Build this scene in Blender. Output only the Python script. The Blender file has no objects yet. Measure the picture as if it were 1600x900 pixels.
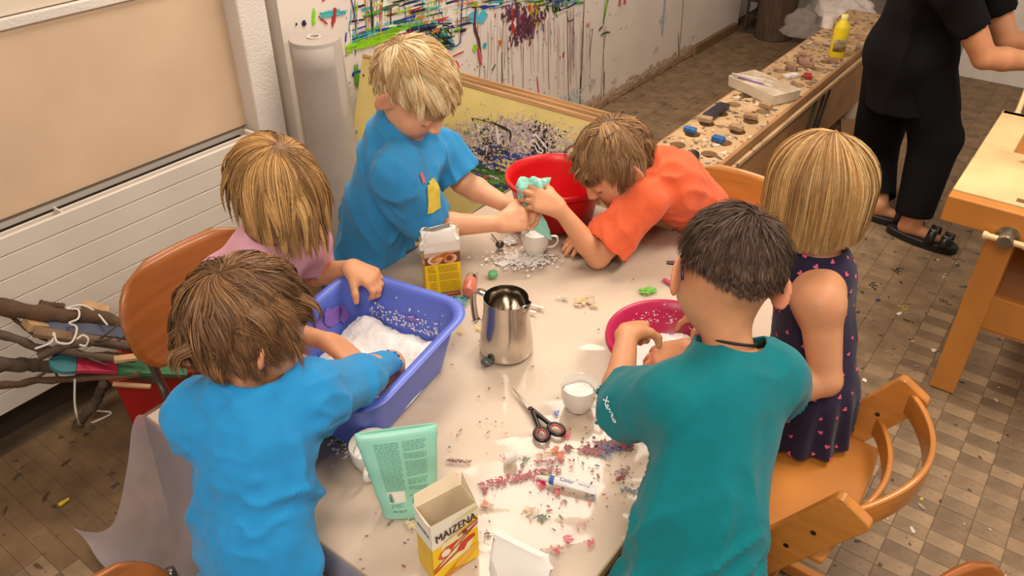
import bpy, bmesh, math, random
import numpy as np
from mathutils import Vector, Matrix

random.seed(7)
rng = np.random.default_rng(11)
scene = bpy.context.scene
C = scene.collection

# ------------------------------------------------------------------ camera, world, lamps, exposure
CAM_H, PITCH, FPX = 1.68, math.radians(34.5), 1260.0
cam_d = bpy.data.cameras.new('camera')
cam_d.sensor_width = 36.0
cam_d.lens = 36.0 * FPX / 1600.0
cam_d.clip_start = 0.05
cam = bpy.data.objects.new('camera', cam_d)
cam.location = (0, 0, CAM_H)
cam.rotation_euler = (math.pi / 2 - PITCH, 0, 0)
C.objects.link(cam)
scene.camera = cam

world = bpy.data.worlds.new('room_ambient')
scene.world = world
world.use_nodes = True
world.node_tree.nodes['Background'].inputs[0].default_value = (1.0, 0.90, 0.80, 1)
world.node_tree.nodes['Background'].inputs[1].default_value = 0.50

def area(name, loc, size, size_y, power, rz=0.0, col=(1.0, 0.89, 0.77), aim=None):
    l = bpy.data.lights.new(name, 'AREA')
    l.shape = 'RECTANGLE'; l.size = size; l.size_y = size_y
    l.energy = power; l.color = col
    o = bpy.data.objects.new(name, l)
    o.location = loc; o.rotation_euler = (0, 0, rz)
    if aim is not None:
        o.rotation_euler = (Vector(aim) - Vector(loc)).to_track_quat('-Z', 'Y').to_euler()
    C.objects.link(o)
    return o
RZ = math.atan2(.8, .6)
area('ceiling_lamp_table', (0.15, 2.75, 2.60), 1.5, 0.55, 34, RZ)
area('ceiling_lamp_room', (1.55, 1.55, 2.60), 1.5, 0.5, 31, RZ)
area('ceiling_lamp_entry', (-0.25, -0.55, 2.60), 1.4, 0.5, 38, RZ)

scene.view_settings.view_transform = 'Standard'
scene.view_settings.look = 'None'
scene.view_settings.gamma = 1.0
scene.view_settings.use_curve_mapping = False
scene.view_settings.exposure = 0.56

# ------------------------------------------------------------------ geometry of the place
# world: camera stands above the origin and looks along +y. room frame: u runs along the long wall, v towards it.
def R(u, v, z=0.0):
    return np.array([.6 * u - .8 * v, .8 * u + .6 * v, z])
def _ray(px, py):
    a = (px - 800) / FPX; b = -(py - 450) / FPX
    cp, sp = math.cos(PITCH), math.sin(PITCH)
    return np.array([a, cp + b * sp, -sp + b * cp])
def P(px, py, z):                 # point at height z
    d = _ray(px, py); return np.array([0, 0, CAM_H]) + d * ((z - CAM_H) / d[2])
def PY(px, py, y):                # point at distance y
    d = _ray(px, py); return np.array([0, 0, CAM_H]) + d * (y / d[1])
def PV(px, py, v):                # point on the plane v = const, parallel to the long wall
    d = _ray(px, py); return np.array([0, 0, CAM_H]) + d * (v / (-.8 * d[0] + .6 * d[1]))
def PU(px, py, u):
    d = _ray(px, py); return np.array([0, 0, CAM_H]) + d * (u / (.6 * d[0] + .8 * d[1]))
def uv(p):
    return .6 * p[0] + .8 * p[1], -.8 * p[0] + .6 * p[1]
UD = np.array([.6, .8, 0]); VD = np.array([-.8, .6, 0]); ZD = np.array([0, 0, 1.0])
def nrm(v):
    v = np.asarray(v, float); return v / (np.linalg.norm(v) + 1e-12)

# ------------------------------------------------------------------ materials
def lin(r, g, b):
    f = lambda c: c / 12.92 if c <= .04045 else ((c + .055) / 1.055) ** 2.4
    return (f(r / 255), f(g / 255), f(b / 255), 1.0)
MATS = {}
def mat(name, rgb=None, rough=.6, metal=0.0, var=.12, scale=20.0, bump=0.0, bscale=200.0, attr=False, stretch=None,
        spec=.5, coat=0.0, trans=0.0, sss=0.0, sheen=0.0, alpha=1.0, dark=None, speck=None):
    """procedural principled material: noise varies the colour, a finer noise gives relief"""
    if name in MATS: return MATS[name]
    m = bpy.data.materials.new(name); m.use_nodes = True
    nt = m.node_tree; N = nt.nodes; L = nt.links
    b = N['Principled BSDF']
    tc = N.new('ShaderNodeTexCoord'); mp = N.new('ShaderNodeMapping')
    L.new(tc.outputs['Object'], mp.inputs['Vector'])
    if stretch: mp.inputs['Scale'].default_value = stretch
    nz = N.new('ShaderNodeTexNoise'); nz.inputs['Scale'].default_value = scale; nz.inputs['Detail'].default_value = 5
    L.new(mp.outputs[0], nz.inputs['Vector'])
    mix = N.new('ShaderNodeMix'); mix.data_type = 'RGBA'; mix.blend_type = 'MULTIPLY'
    mix.inputs['Factor'].default_value = 1.0
    cr = N.new('ShaderNodeValToRGB')
    lo = 1 - var * 1.6; hi = 1 + var * .5
    cr.color_ramp.elements[0].position = .3; cr.color_ramp.elements[1].position = .7
    cr.color_ramp.elements[0].color = (lo, lo, lo, 1) if dark is None else dark
    cr.color_ramp.elements[1].color = (hi, hi, hi, 1)
    L.new(nz.outputs['Fac'], cr.inputs[0])
    if attr:
        at = N.new('ShaderNodeAttribute'); at.attribute_name = 'Col'
        L.new(at.outputs['Color'], mix.inputs['A'])
    else:
        mix.inputs['A'].default_value = lin(*rgb)
    L.new(cr.outputs[0], mix.inputs['B'])
    out = mix.outputs['Result']
    if speck:   # (rgb, threshold, scale): scattered spots of dirt or paint
        n2 = N.new('ShaderNodeTexNoise'); n2.inputs['Scale'].default_value = speck[2]; n2.inputs['Detail'].default_value = 3
        L.new(tc.outputs['Object'], n2.inputs['Vector'])
        r2 = N.new('ShaderNodeValToRGB')
        r2.color_ramp.elements[0].position = speck[1]; r2.color_ramp.elements[1].position = speck[1] + .06
        L.new(n2.outputs['Fac'], r2.inputs[0])
        m2 = N.new('ShaderNodeMix'); m2.data_type = 'RGBA'
        L.new(r2.outputs[0], m2.inputs['Factor']); L.new(out, m2.inputs['A']); m2.inputs['B'].default_value = lin(*speck[0])
        out = m2.outputs['Result']
    L.new(out, b.inputs['Base Color'])
    b.inputs['Roughness'].default_value = rough; b.inputs['Metallic'].default_value = metal
    b.inputs['Specular IOR Level'].default_value = spec
    b.inputs['Coat Weight'].default_value = coat
    b.inputs['Transmission Weight'].default_value = trans
    b.inputs['Subsurface Weight'].default_value = sss
    b.inputs['Subsurface Radius'].default_value = (.012, .005, .003)
    b.inputs['Sheen Weight'].default_value = sheen
    b.inputs['Alpha'].default_value = alpha
    if bump:
        bn = N.new('ShaderNodeTexNoise'); bn.inputs['Scale'].default_value = bscale; bn.inputs['Detail'].default_value = 4
        L.new(mp.outputs[0], bn.inputs['Vector'])
        bp = N.new('ShaderNodeBump'); bp.inputs['Strength'].default_value = bump; bp.inputs['Distance'].default_value = .004
        L.new(bn.outputs['Fac'], bp.inputs['Height']); L.new(bp.outputs[0], b.inputs['Normal'])
    MATS[name] = m
    return m
def film(name, rgb, haze, rough=.12, haze_noise=.5, ior=1.45):
    """clear plastic: mostly lets light through, with a milky share and a glossy skin"""
    m = bpy.data.materials.new(name); m.use_nodes = True
    nt = m.node_tree; N = nt.nodes; L = nt.links
    N.remove(N['Principled BSDF'])
    out = N['Material Output']
    tr = N.new('ShaderNodeBsdfTransparent'); tl = N.new('ShaderNodeBsdfTranslucent'); df = N.new('ShaderNodeBsdfDiffuse')
    gl = N.new('ShaderNodeBsdfGlossy'); gl.inputs['Roughness'].default_value = rough
    for n in (tl, df): n.inputs['Color'].default_value = lin(*rgb)
    a1 = N.new('ShaderNodeMixShader'); a1.inputs[0].default_value = .72
    L.new(tl.outputs[0], a1.inputs[1]); L.new(df.outputs[0], a1.inputs[2])
    nz = N.new('ShaderNodeTexNoise'); nz.inputs['Scale'].default_value = 6
    tc = N.new('ShaderNodeTexCoord'); L.new(tc.outputs['Object'], nz.inputs['Vector'])
    mr = N.new('ShaderNodeMapRange')
    mr.inputs['To Min'].default_value = haze * (1 - haze_noise); mr.inputs['To Max'].default_value = haze * (1 + haze_noise)
    L.new(nz.outputs['Fac'], mr.inputs['Value'])
    a2 = N.new('ShaderNodeMixShader'); L.new(mr.outputs[0], a2.inputs[0])
    L.new(tr.outputs[0], a2.inputs[1]); L.new(a1.outputs[0], a2.inputs[2])
    fr = N.new('ShaderNodeFresnel'); fr.inputs['IOR'].default_value = ior
    a3 = N.new('ShaderNodeMixShader'); L.new(fr.outputs[0], a3.inputs[0])
    L.new(a2.outputs[0], a3.inputs[1]); L.new(gl.outputs[0], a3.inputs[2])
    L.new(a3.outputs[0], out.inputs['Surface'])
    return m

# ------------------------------------------------------------------ mesh collecting
class MB:
    def __init__(s): s.v = []; s.f = []; s.c = []; s.col = (1, 1, 1, 1); s.n = 0
    def add(s, vs, fs):
        vs = np.asarray(vs, float); b = s.n
        s.v.append(vs); s.n += len(vs)
        for f in fs:
            s.f.append([b + i for i in f]); s.c.append(s.col)
        return s
    def box(s, c, size, ax=None):
        """box centred at c; ax = three axis vectors (default the room frame)"""
        ax = (UD, VD, ZD) if ax is None else ax
        c = np.asarray(c, float); h = np.asarray(size) / 2
        vs = [c + ax[0] * i * h[0] + ax[1] * j * h[1] + ax[2] * k * h[2] for i in (-1, 1) for j in (-1, 1) for k in (-1, 1)]
        return s.add(vs, [(0, 1, 3, 2), (4, 6, 7, 5), (0, 4, 5, 1), (2, 3, 7, 6), (0, 2, 6, 4), (1, 5, 7, 3)])
    def ring_loft(s, rings, cap0=True, cap1=True, close=True):
        n = len(rings[0]); vs = np.concatenate([np.asarray(r, float) for r in rings]); fs = []
        m = n if close else n - 1
        for k in range(len(rings) - 1):
            for i in range(m):
                j = (i + 1) % n
                fs.append((k * n + i, k * n + j, (k + 1) * n + j, (k + 1) * n + i))
        if cap0: fs.append(tuple(range(n - 1, -1, -1)))
        if cap1: fs.append(tuple((len(rings) - 1) * n + i for i in range(n)))
        return s.add(vs, fs)
    def tube(s, pts, r, seg=10, cap=True):
        pts = [np.asarray(p, float) for p in pts]
        rs = [r] * len(pts) if np.isscalar(r) else r
        rings = []; up = None
        for i, p in enumerate(pts):
            t = nrm(pts[min(i + 1, len(pts) - 1)] - pts[max(i - 1, 0)])
            if up is None:
                up = np.array([0, 0, 1.0]) if abs(t[2]) < .9 else np.array([1.0, 0, 0])
            x = nrm(np.cross(up, t)); up = np.cross(t, x)
            rings.append([p + rs[i] * (math.cos(a) * x + math.sin(a) * up) for a in np.linspace(0, 2 * math.pi, seg, endpoint=False)])
        return s.ring_loft(rings, cap, cap)
    def lathe(s, c, prof, seg=48, ax=None, cap0=False, cap1=False, squash=None):
        """prof: list of (radius, height) along ax[2]"""
        ax = (np.array([1., 0, 0]), np.array([0, 1., 0]), ZD) if ax is None else ax
        c = np.asarray(c, float); rings = []
        for r, h in prof:
            rings.append([c + ax[2] * h + r * (math.cos(a) * ax[0] + math.sin(a) * ax[1]) for a in np.linspace(0, 2 * math.pi, seg, endpoint=False)])
        return s.ring_loft(rings, cap0, cap1)
    def prism(s, poly, o, ex, ey, ez, t):
        """flat outline poly (list of (x, y)) in the plane o, ex, ey pushed along ez by t"""
        o = np.asarray(o, float)
        a = [o + ex * x + ey * y for x, y in poly]; b = [p + ez * t for p in a]
        n = len(a); fs = [tuple(range(n - 1, -1, -1)), tuple(range(n, 2 * n))]
        fs += [(i, (i + 1) % n, n + (i + 1) % n, n + i) for i in range(n)]
        return s.add(a + b, fs)
    def build(s, name, m, parent=None, smooth=False, bevel=0, seg=2, colors=False, solid=0, sub=0, origin=None, angle=40):
        V = np.concatenate(s.v); F = s.f
        return mesh_obj(name, V, F, m, parent, smooth, bevel, seg, s.c if colors else None, solid, sub, origin, angle)

WLOC = {}
def mesh_obj(name, V, F, m, parent=None, smooth=False, bevel=0, seg=2, fcol=None, solid=0, sub=0, origin=None, angle=40, vcol=None):
    V = np.asarray(V, float)
    if parent is not None: org = WLOC[parent.name]
    elif origin is not None: org = np.asarray(origin, float)
    else:
        lo, hi = V.min(0), V.max(0); org = np.array([(lo[0] + hi[0]) / 2, (lo[1] + hi[1]) / 2, lo[2]])
    me = bpy.data.meshes.new(name)
    if isinstance(F, np.ndarray):
        k = F.shape[1]
        me.vertices.add(len(V)); me.vertices.foreach_set('co', (V - org).astype(np.float32).ravel())
        me.loops.add(F.size); me.loops.foreach_set('vertex_index', F.astype(np.int32).ravel())
        me.polygons.add(len(F)); me.polygons.foreach_set('loop_start', np.arange(0, F.size, k, dtype=np.int32))
        me.update(calc_edges=True); me.validate()
    else:
        me.from_pydata((V - org).tolist(), [], F)
    if fcol is not None:
        ca = me.color_attributes.new('Col', 'FLOAT_COLOR', 'CORNER')
        arr = np.concatenate([np.tile(np.asarray(c, np.float32), (len(f), 1)) for c, f in zip(fcol, F)])
        ca.data.foreach_set('color', arr.ravel())
    if vcol is not None:
        ca = me.color_attributes.new('Col', 'FLOAT_COLOR', 'POINT')
        ca.data.foreach_set('color', np.asarray(vcol, np.float32).ravel())
    o = bpy.data.objects.new(name, me)
    if m is not None: me.materials.append(m)
    C.objects.link(o)
    o.location = (0, 0, 0) if parent is not None else tuple(org)
    if parent is not None: o.parent = parent
    WLOC[o.name] = org
    if smooth:
        me.polygons.foreach_set('use_smooth', [True] * len(me.polygons))
        if smooth == 'auto':
            me.set_sharp_from_angle(angle=math.radians(angle))
    if bevel:
        b = o.modifiers.new('bevel', 'BEVEL'); b.width = bevel; b.segments = seg; b.limit_method = 'ANGLE'; b.angle_limit = math.radians(35)
    if solid:
        b = o.modifiers.new('solid', 'SOLIDIFY'); b.thickness = solid; b.offset = -1
    if sub:
        b = o.modifiers.new('sub', 'SUBSURF'); b.levels = sub; b.render_levels = sub
    return o
def tag(o, label=None, cat=None, group=None, kind=None):
    if label: o['label'] = label
    if cat: o['category'] = cat
    if group: o['group'] = group
    if kind: o['kind'] = kind
    return o
def thing(name, loc, label, cat, group=None):
    o = bpy.data.objects.new(name, None); o.empty_display_size = .05
    o.location = tuple(np.asarray(loc, float)); C.objects.link(o)
    WLOC[o.name] = np.asarray(loc, float)
    return tag(o, label, cat, group)
def struct(o): return tag(o, kind='structure')

def bez(pts, n=24):
    """smooth (Catmull-Rom) curve through pts"""
    p = [np.asarray(q, float) for q in pts]; p = [2 * p[0] - p[1]] + p + [2 * p[-1] - p[-2]]
    out = []; k = len(p) - 3
    for i in range(k):
        for t in np.linspace(0, 1, max(2, n // k), endpoint=False):
            a, b, c, d = p[i:i + 4]
            out.append(.5 * ((2 * b) + (-a + c) * t + (2 * a - 5 * b + 4 * c - d) * t * t + (-a + 3 * b - 3 * c + d) * t ** 3))
    out.append(p[-2]); return out
def rrect(hx, hy, r, n=6):
    out = []
    for cx, cy, a0 in ((hx - r, hy - r, 0), (-hx + r, hy - r, 90), (-hx + r, -hy + r, 180), (hx - r, -hy + r, 270)):
        for a in np.radians(np.linspace(a0, a0 + 90, n)): out.append((cx + r * math.cos(a), cy + r * math.sin(a)))
    return out
def vnoise(p, seed=0, octaves=3):
    """smooth value noise on an (n,3) array, range about -1..1"""
    p = np.asarray(p, float); out = np.zeros(len(p)); amp = 1.0
    for o in range(octaves):
        q = p * 2 ** o; i = np.floor(q).astype(np.int64); f = q - i; f = f * f * (3 - 2 * f); acc = 0
        for dx in (0, 1):
            for dy in (0, 1):
                for dz in (0, 1):
                    hsh = ((i[:, 0] + dx) * 73856093) ^ ((i[:, 1] + dy) * 19349663) ^ ((i[:, 2] + dz) * 83492791) ^ (seed * 2654435 + o * 977)
                    hsh = (hsh * 1103515245 + 12345) & 0x7fffffff
                    hsh = (hsh ^ (hsh >> 13)) * 1274126177 & 0x7fffffff
                    w = (f[:, 0] if dx else 1 - f[:, 0]) * (f[:, 1] if dy else 1 - f[:, 1]) * (f[:, 2] if dz else 1 - f[:, 2])
                    acc = acc + w * (hsh / 0x3fffffff - 1)
        out += amp * acc; amp *= .5
    return out

# dried paint: thin raised ribbons and blots on a surface given by origin, two directions and its normal
class Paint:
    def __init__(s, o, ex, ey, ez, lift=.0008): s.mb = MB(); s.o, s.ex, s.ey, s.ez, s.lift, s.k = np.asarray(o, float), ex, ey, ez, lift, 0
    def pt(s, x, y):
        return s.o + s.ex * x + s.ey * y + s.ez * (s.lift + (s.k % 23) * .00008)
    def stroke(s, pts, w, col, jit=.25, taper=True, n=10):
        s.k += 1; s.mb.col = lin(*col)
        p = np.array(bez([(a, b, 0) for a, b in pts], n))[:, :2]
        d = np.gradient(p, axis=0); d /= np.linalg.norm(d, axis=1)[:, None] + 1e-9
        nn = np.stack([-d[:, 1], d[:, 0]], 1); m = len(p)
        ww = w / 2 * (1 + jit * rng.uniform(-1, 1, m)); w2 = w / 2 * (1 + jit * rng.uniform(-1, 1, m))
        if taper: e = np.minimum(1, np.minimum(np.arange(m), np.arange(m)[::-1]) / 1.5 + .25); ww *= e; w2 *= e
        vs = [s.pt(*q) for q in p + nn * ww[:, None]] + [s.pt(*q) for q in p - nn * w2[:, None]]
        s.mb.add(vs, [(i, m + i, m + i + 1, i + 1) for i in range(m - 1)])
    def blot(s, x, y, r, col, ax=1.0, n=11, jit=.35, rot=0.0):
        s.k += 1; s.mb.col = lin(*col)
        a = np.linspace(0, 2 * math.pi, n, endpoint=False); rr = r * (1 + jit * rng.uniform(-1, 1, n))
        X, Yy = rr * np.cos(a) * ax, rr * np.sin(a); c, sn = math.cos(rot), math.sin(rot)
        s.mb.add([s.pt(x + c * i - sn * j, y + sn * i + c * j) for i, j in zip(X, Yy)], [tuple(range(n))])
    def smear(s, x, y, r, col, n=24, ax=1.0, rot=0.0, size=.28):
        c, q = math.cos(rot), math.sin(rot)
        for _ in range(n):
            a, b = rng.normal(0, .5) * r * ax, rng.normal(0, .5) * r
            s.blot(x + c * a - q * b, y + q * a + c * b, r * size * rng.uniform(.25, 1), tuple(int(min(255, max(0, v + rng.uniform(-14, 14)))) for v in col), ax=rng.uniform(.7, 2.2), n=7, jit=.5, rot=rng.uniform(0, 3))
    def build(s, name, m, parent):
        o = s.mb.build(name, m, parent, colors=True); return tag(o, kind='stuff')
# ------------------------------------------------------------------ the setting
m_plaster = mat('white_plaster', (226, 216, 205), .85, var=.05, scale=6, bump=.5, bscale=160)
m_smoothwall = mat('painted_wall_white', (226, 214, 202), .8, var=.05, scale=4, bump=.08, bscale=60, speck=((196, 178, 160), .70, 7))
m_paint = mat('dried_paint', attr=True, rough=.45, var=.10, scale=60, bump=.2, bscale=120)
m_base = mat('brown_skirting', (128, 98, 68), .6, var=.2, scale=12)
m_floorbase = mat('floor_grime', (92, 72, 52), .85, var=.25, scale=9)
tile_cols = [(148, 122, 92), (140, 115, 87), (133, 109, 82), (121, 98, 73), (116, 94, 70), (127, 104, 79)]
m_tiles = [mat('worn_wood_tile_%s' % w, c, .62, var=.22, scale=14, bump=.15, bscale=90, speck=((66, 56, 46), .64, 30), stretch=(1, 1, 1))
           for w, c in zip(('pale', 'sand', 'tan', 'brown', 'umber', 'hazel'), tile_cols)]

# floor: a slab with a grid of small wooden tiles, pale and dark in turn
floor = struct(MB().box(R(2.6, .2, -.06), (9.4, 6.4, .114)).build('floor', m_floorbase))
TU, TV, U0, V0 = .0485, .083, 1.776, .038
tile_me = {}
def tile_mesh(k, w):
    if (k, w) not in tile_me:
        mb = MB(); t = .0016
        e = .0022
        X, Y_ = TU * (1 - .02) / 2, TV * w * (1 - .012) / 2
        vs = [(-X, -Y_, -.003), (X, -Y_, -.003), (X, Y_, -.003), (-X, Y_, -.003), (-X + e, -Y_ + e, 0), (X - e, -Y_ + e, 0), (X - e, Y_ - e, 0), (-X + e, Y_ - e, 0),
              (-X, -Y_, -.0009), (X, -Y_, -.0009), (X, Y_, -.0009), (-X, Y_, -.0009)]
        fs = [(4, 5, 6, 7)] + [(8 + i, 8 + (i + 1) % 4, 4 + (i + 1) % 4, 4 + i) for i in range(4)] + [(i, (i + 1) % 4, 8 + (i + 1) % 4, 8 + i) for i in range(4)]
        me = bpy.data.meshes.new('floor_tile'); me.from_pydata(vs, [], fs); me.materials.append(m_tiles[k]); tile_me[(k, w)] = me
    return tile_me[(k, w)]
def tile_shade(i, j):
    h = random.Random(i * 7919 + j * 104729).random()
    if (i + j) % 2 == 0: return 0 if h < .55 else (1 if h < .85 else 3)
    return 4 if h < .4 else (3 if h < .7 else (5 if h < .9 else 2))
cand = []
for i in range(-60, 80):
    for j in range(-34, 34):
        u, v = U0 + (i + .5) * TU, V0 + (j + .5) * TV
        if not (-.6 < u < 5.35 and -2.6 < v < 2.12): continue
        p = R(u, v, 0); q = p - np.array([0, 0, CAM_H])
        dep = q[1] * math.cos(PITCH) - q[2] * math.sin(PITCH)
        if dep < .5: continue
        px = 800 + FPX * q[0] / dep; py = 450 - FPX * (q[1] * math.sin(PITCH) + q[2] * math.cos(PITCH)) / dep
        if not (-160 < px < 1760 and -80 < py < 1050): continue
        clear = 1180 < px < 1600 and 430 < py < 900 and u < 2.75 and v < .2
        cand.append((not clear, dep, i, j, u, v))
cand.sort()
rest = MB()
k_off = floor.location
for n, (far, dep, i, j, u, v) in enumerate(cand):
    k = tile_shade(i, j)
    if n < 300:
        o = bpy.data.objects.new('floor_tile', tile_mesh(k, 1.0)); C.objects.link(o)
        o.parent = floor; p = R(u, v, random.uniform(-.0006, .0004)); o.location = tuple(p - WLOC['floor']); o.rotation_euler = (0, 0, RZ)
    else:
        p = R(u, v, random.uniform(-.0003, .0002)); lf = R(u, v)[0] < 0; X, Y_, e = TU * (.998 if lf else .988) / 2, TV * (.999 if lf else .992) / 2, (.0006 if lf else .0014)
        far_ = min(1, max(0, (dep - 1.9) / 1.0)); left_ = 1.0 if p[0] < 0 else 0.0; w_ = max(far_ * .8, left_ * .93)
        rest.col = lin(*[a * (1 - w_) + b * w_ for a, b in zip(tile_cols[k], (116, 90, 62) if left_ else (132, 107, 79))])  # left tiles darker: dirt, plus the weaker light there put into the colour
        b = [p + UD * a * X + VD * c * Y_ for a, c in ((-1, -1), (1, -1), (1, 1), (-1, 1))]
        t = [p + UD * a * (X - e) + VD * c * (Y_ - e) for a, c in ((-1, -1), (1, -1), (1, 1), (-1, 1))]
        rest.add([q - ZD * .0012 for q in b] + t, [(4, 5, 6, 7)] + [(q, (q + 1) % 4, 4 + (q + 1) % 4, 4 + q) for q in range(4)])
m_restt = mat('worn_wood_tiles', attr=True, rough=.62, var=.22, scale=14, bump=.15, bscale=90, speck=((66, 56, 46), .64, 30))
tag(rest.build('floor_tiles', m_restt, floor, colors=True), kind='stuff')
# grit, shavings and drops of paint trodden into the floor
gp = Paint((0, 0, .0006), UD, VD, ZD, .0004)
for _ in range(1100):
    u, v = rng.uniform(1.2, 5.2), rng.uniform(-1.2, 2.05)
    gp.blot(u, v, rng.uniform(.001, .005), random.choice([(60, 50, 42), (74, 60, 48), (52, 46, 42), (150, 132, 112), (196, 182, 164), (98, 80, 62)]), ax=rng.uniform(.6, 3), n=6, rot=rng.uniform(0, 3))
for px, py, r, c in ((1372, 469, .010, (52, 52, 140)), (1412, 482, .016, (196, 182, 60)), (1406, 490, .008, (220, 214, 200)), (1458, 548, .01, (222, 210, 196)), (1350, 595, .01, (228, 214, 200)),
                     (1440, 780, .006, (196, 176, 60)), (1405, 490, .012, (226, 218, 200)), (1365, 447, .02, (58, 52, 50)), (1404, 423, .025, (54, 48, 46)), (1475, 472, .02, (60, 54, 48)), (1475, 434, .014, (220, 205, 186))):
    q = P(px, py, 0)
    if r > .012: gp.smear(*uv(q), r, c, 22, 1.4, 0, .2)
    else: gp.blot(*uv(q), r * .7, c, ax=1.3, n=8)
for px, py in ((105, 722), (70, 778), (8, 798), (60, 885)):
    q = P(px, py, 0); gp.blot(*uv(q), .005, (78, 58, 42), ax=3.5, n=7, rot=rng.uniform(0, 3))
gp.build('paint_specks', m_paint, floor)

# long wall with its window niche
wall = struct(MB().box(R(2.3, 2.32, 1.3), (9.2, .2, 2.7)).build('wall_left', m_smoothwall))
trims = MB().box(R(1.525, 2.175, .9), (.105, .09, 1.9)).build('trim_1', m_plaster, bevel=.006); struct(trims)
struct(MB().box(R(3.53, 2.205, 1.25), (3.82, .15, 2.6)).build('wall_left_lining', m_smoothwall))
struct(MB().box(R(5.85, 1.4, 1.3), (.15, 2.6, 2.7)).build('wall_back', mat('far_wall_white', (214, 204, 194), .85, var=.05, bump=.2)))
struct(MB().box(R(5.42, -1.1, 1.3), (.15, 3.6, 2.7)).build('wall_far', mat('far_wall_white', (214, 204, 194), .85, var=.05, bump=.2)))
struct(MB().box(R(5.05, 2.115, .0275), (.64, .03, .055)).build('baseboard_left', m_base, bevel=.003))
struct(MB().box(R(.35, 2.205, .05), (2.3, .03, .10)).build('baseboard_niche', mat('dark_skirting', (58, 42, 30), .7)))
struct(MB().box(R(2.2, -.3, 2.72), (9, 6.4, .1)).build('ceiling', mat('ceiling_white', (222, 212, 200), .9, var=.04)))

# board closing the window, with the lath over it and a second board above
m_board = mat('beige_hardboard', (217, 187, 155), .62, var=.06, scale=5, bump=.04, bscale=50)
tag(MB().box(R(.2, 2.203, .8515), (2.55, .014, .463)).build('window_board', m_board, bevel=.002), 'large plain beige board closing the window above the radiator', 'board')
tag(MB().box(R(.2, 2.197, 1.094), (2.60, .024, .026)).build('wooden_lath', m_plaster, bevel=.003), 'narrow white lath running along the top of the beige board', 'lath')
tag(MB().box(R(.2, 2.203, 1.26), (2.55, .014, .30)).build('upper_board', mat('cream_board', (228, 212, 190), .62, var=.05, scale=5), bevel=.002), 'cream board above the narrow white lath', 'board')

# radiator: front made of flat horizontal panels, open channel on top
m_rad = mat('radiator_enamel', (222, 211, 198), .42, var=.04, scale=5)
rad = thing('radiator', R(.4, 2.15, .134), 'long white panel radiator under the beige window board', 'radiator')
z0, pitch = .134, .0624
for k in range(8):
    top = .62 if k == 7 else z0 + pitch * (k + 1)
    zc, hh = (z0 + pitch * k + top) / 2, top - z0 - pitch * k - .0022
    MB().box(R(.37, 2.106, zc), (2.16, .012, hh)).build('front_panel', m_rad, rad, bevel=.0018)
MB().box(R(.37, 2.1185, .372), (2.15, .009, .47)).build('backing_plate', mat('radiator_groove', (186, 172, 156), .5), rad)
MB().box(R(.37, 2.158, .586), (2.15, .006, .040)).build('rear_rail', m_rad, rad, bevel=.001)
MB().box(R(.37, 2.136, .572), (2.14, .044, .006)).build('channel_floor', m_rad, rad)
MB().box(R(.37, 2.189, .585), (2.15, .046, .006)).build('gap_shade_strip', mat('dark_gap_shade', (30, 22, 16), .95), rad)  # added strip; the shade of the open gap is put into its colour
MB().box(R(1.444, 2.138, .38), (.012, .066, .478)).build('end_plate', m_rad, rad, bevel=.002)
for u in (.80, .02):
    MB().box(R(u, 2.138, .597), (.004, .056, .04)).build('channel_rib', m_rad, rad)
MB().box(R(1.452, 2.16, .55), (.016, .05, .06)).build('wall_bracket', m_rad, rad, bevel=.003)

# splashed paint on the wall
def wp(px, py):
    q = PV(px, py, 2.128); return uv(q)[0], q[2]
wpaint = Paint(R(0, 2.1285, 0), UD, ZD, -VD)
pal = dict(g=(96, 176, 44), dg=(34, 104, 48), lime=(150, 208, 38), bl=(36, 60, 170), nb=(24, 34, 84), tq=(58, 168, 190), cy=(84, 188, 214), rd=(196, 44, 44), pk=(212, 84, 112), mr=(96, 52, 66),
           yl=(220, 196, 60), oc=(176, 136, 40), or_=(226, 110, 40), bk=(34, 30, 34), wh=(240, 234, 226), vi=(120, 84, 150), br=(96, 70, 58), pb=(168, 190, 206))
def ws(pts, w, c, **k):
    q = np.array([wp(*p) for p in pts]); col = pal[c]
    if w < .0075 and len(pts) > 1 and abs(pts[0][0] - pts[-1][0]) < 8:       # thin runs: paler, finer
        wpaint.stroke([tuple(p) for p in q], w * .62, tuple(int(v * .72 + f * .28) for v, f in zip(col, (214, 200, 188))), **k); return
    if w < .011: wpaint.stroke([tuple(p) for p in q], w * .8, col, **k); return
    d = nrm(np.append(q[-1] - q[0], 0))[:2]; nn = np.array([-d[1], d[0]]); m_ = int(4 + w / .004)   # broad strokes: several bristle marks
    for i in range(m_):
        o = nn * rng.uniform(-.5, .5) * w; a, b = sorted(rng.uniform(0, 1, 2)); a, b = a * .4, .55 + b * .45
        z = np.array(bez([(*p, 0) for p in q], 20))[:, :2]; z = z[int(a * (len(z) - 1)):max(int(a * (len(z) - 1)) + 2, int(b * (len(z) - 1)) + 1)] + o
        wpaint.stroke([tuple(p) for p in z], rng.uniform(.12, .4) * w, tuple(int(min(255, max(0, v + rng.uniform(-22, 22)))) for v in col), jit=.6, n=len(z))
def wb(x, y, r, c, **k): wpaint.blot(*wp(x, y), r, pal[c], **k)
ws([(492, 12), (491, 42)], .018, 'lime'); ws([(499, 26), (545, 18)], .02, 'tq'); ws([(524, 10), (520, 45)], .016, 'rd'); ws([(503, 2), (512, -6)], .008, 'rd')
ws([(497, 25), (512, 38)], .008, 'rd'); wb(475, 36, .008, 'nb', ax=1.4); wb(463, 38, .004, 'bk'); ws([(541, 50), (540, 66)], .008, 'bl')
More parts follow.
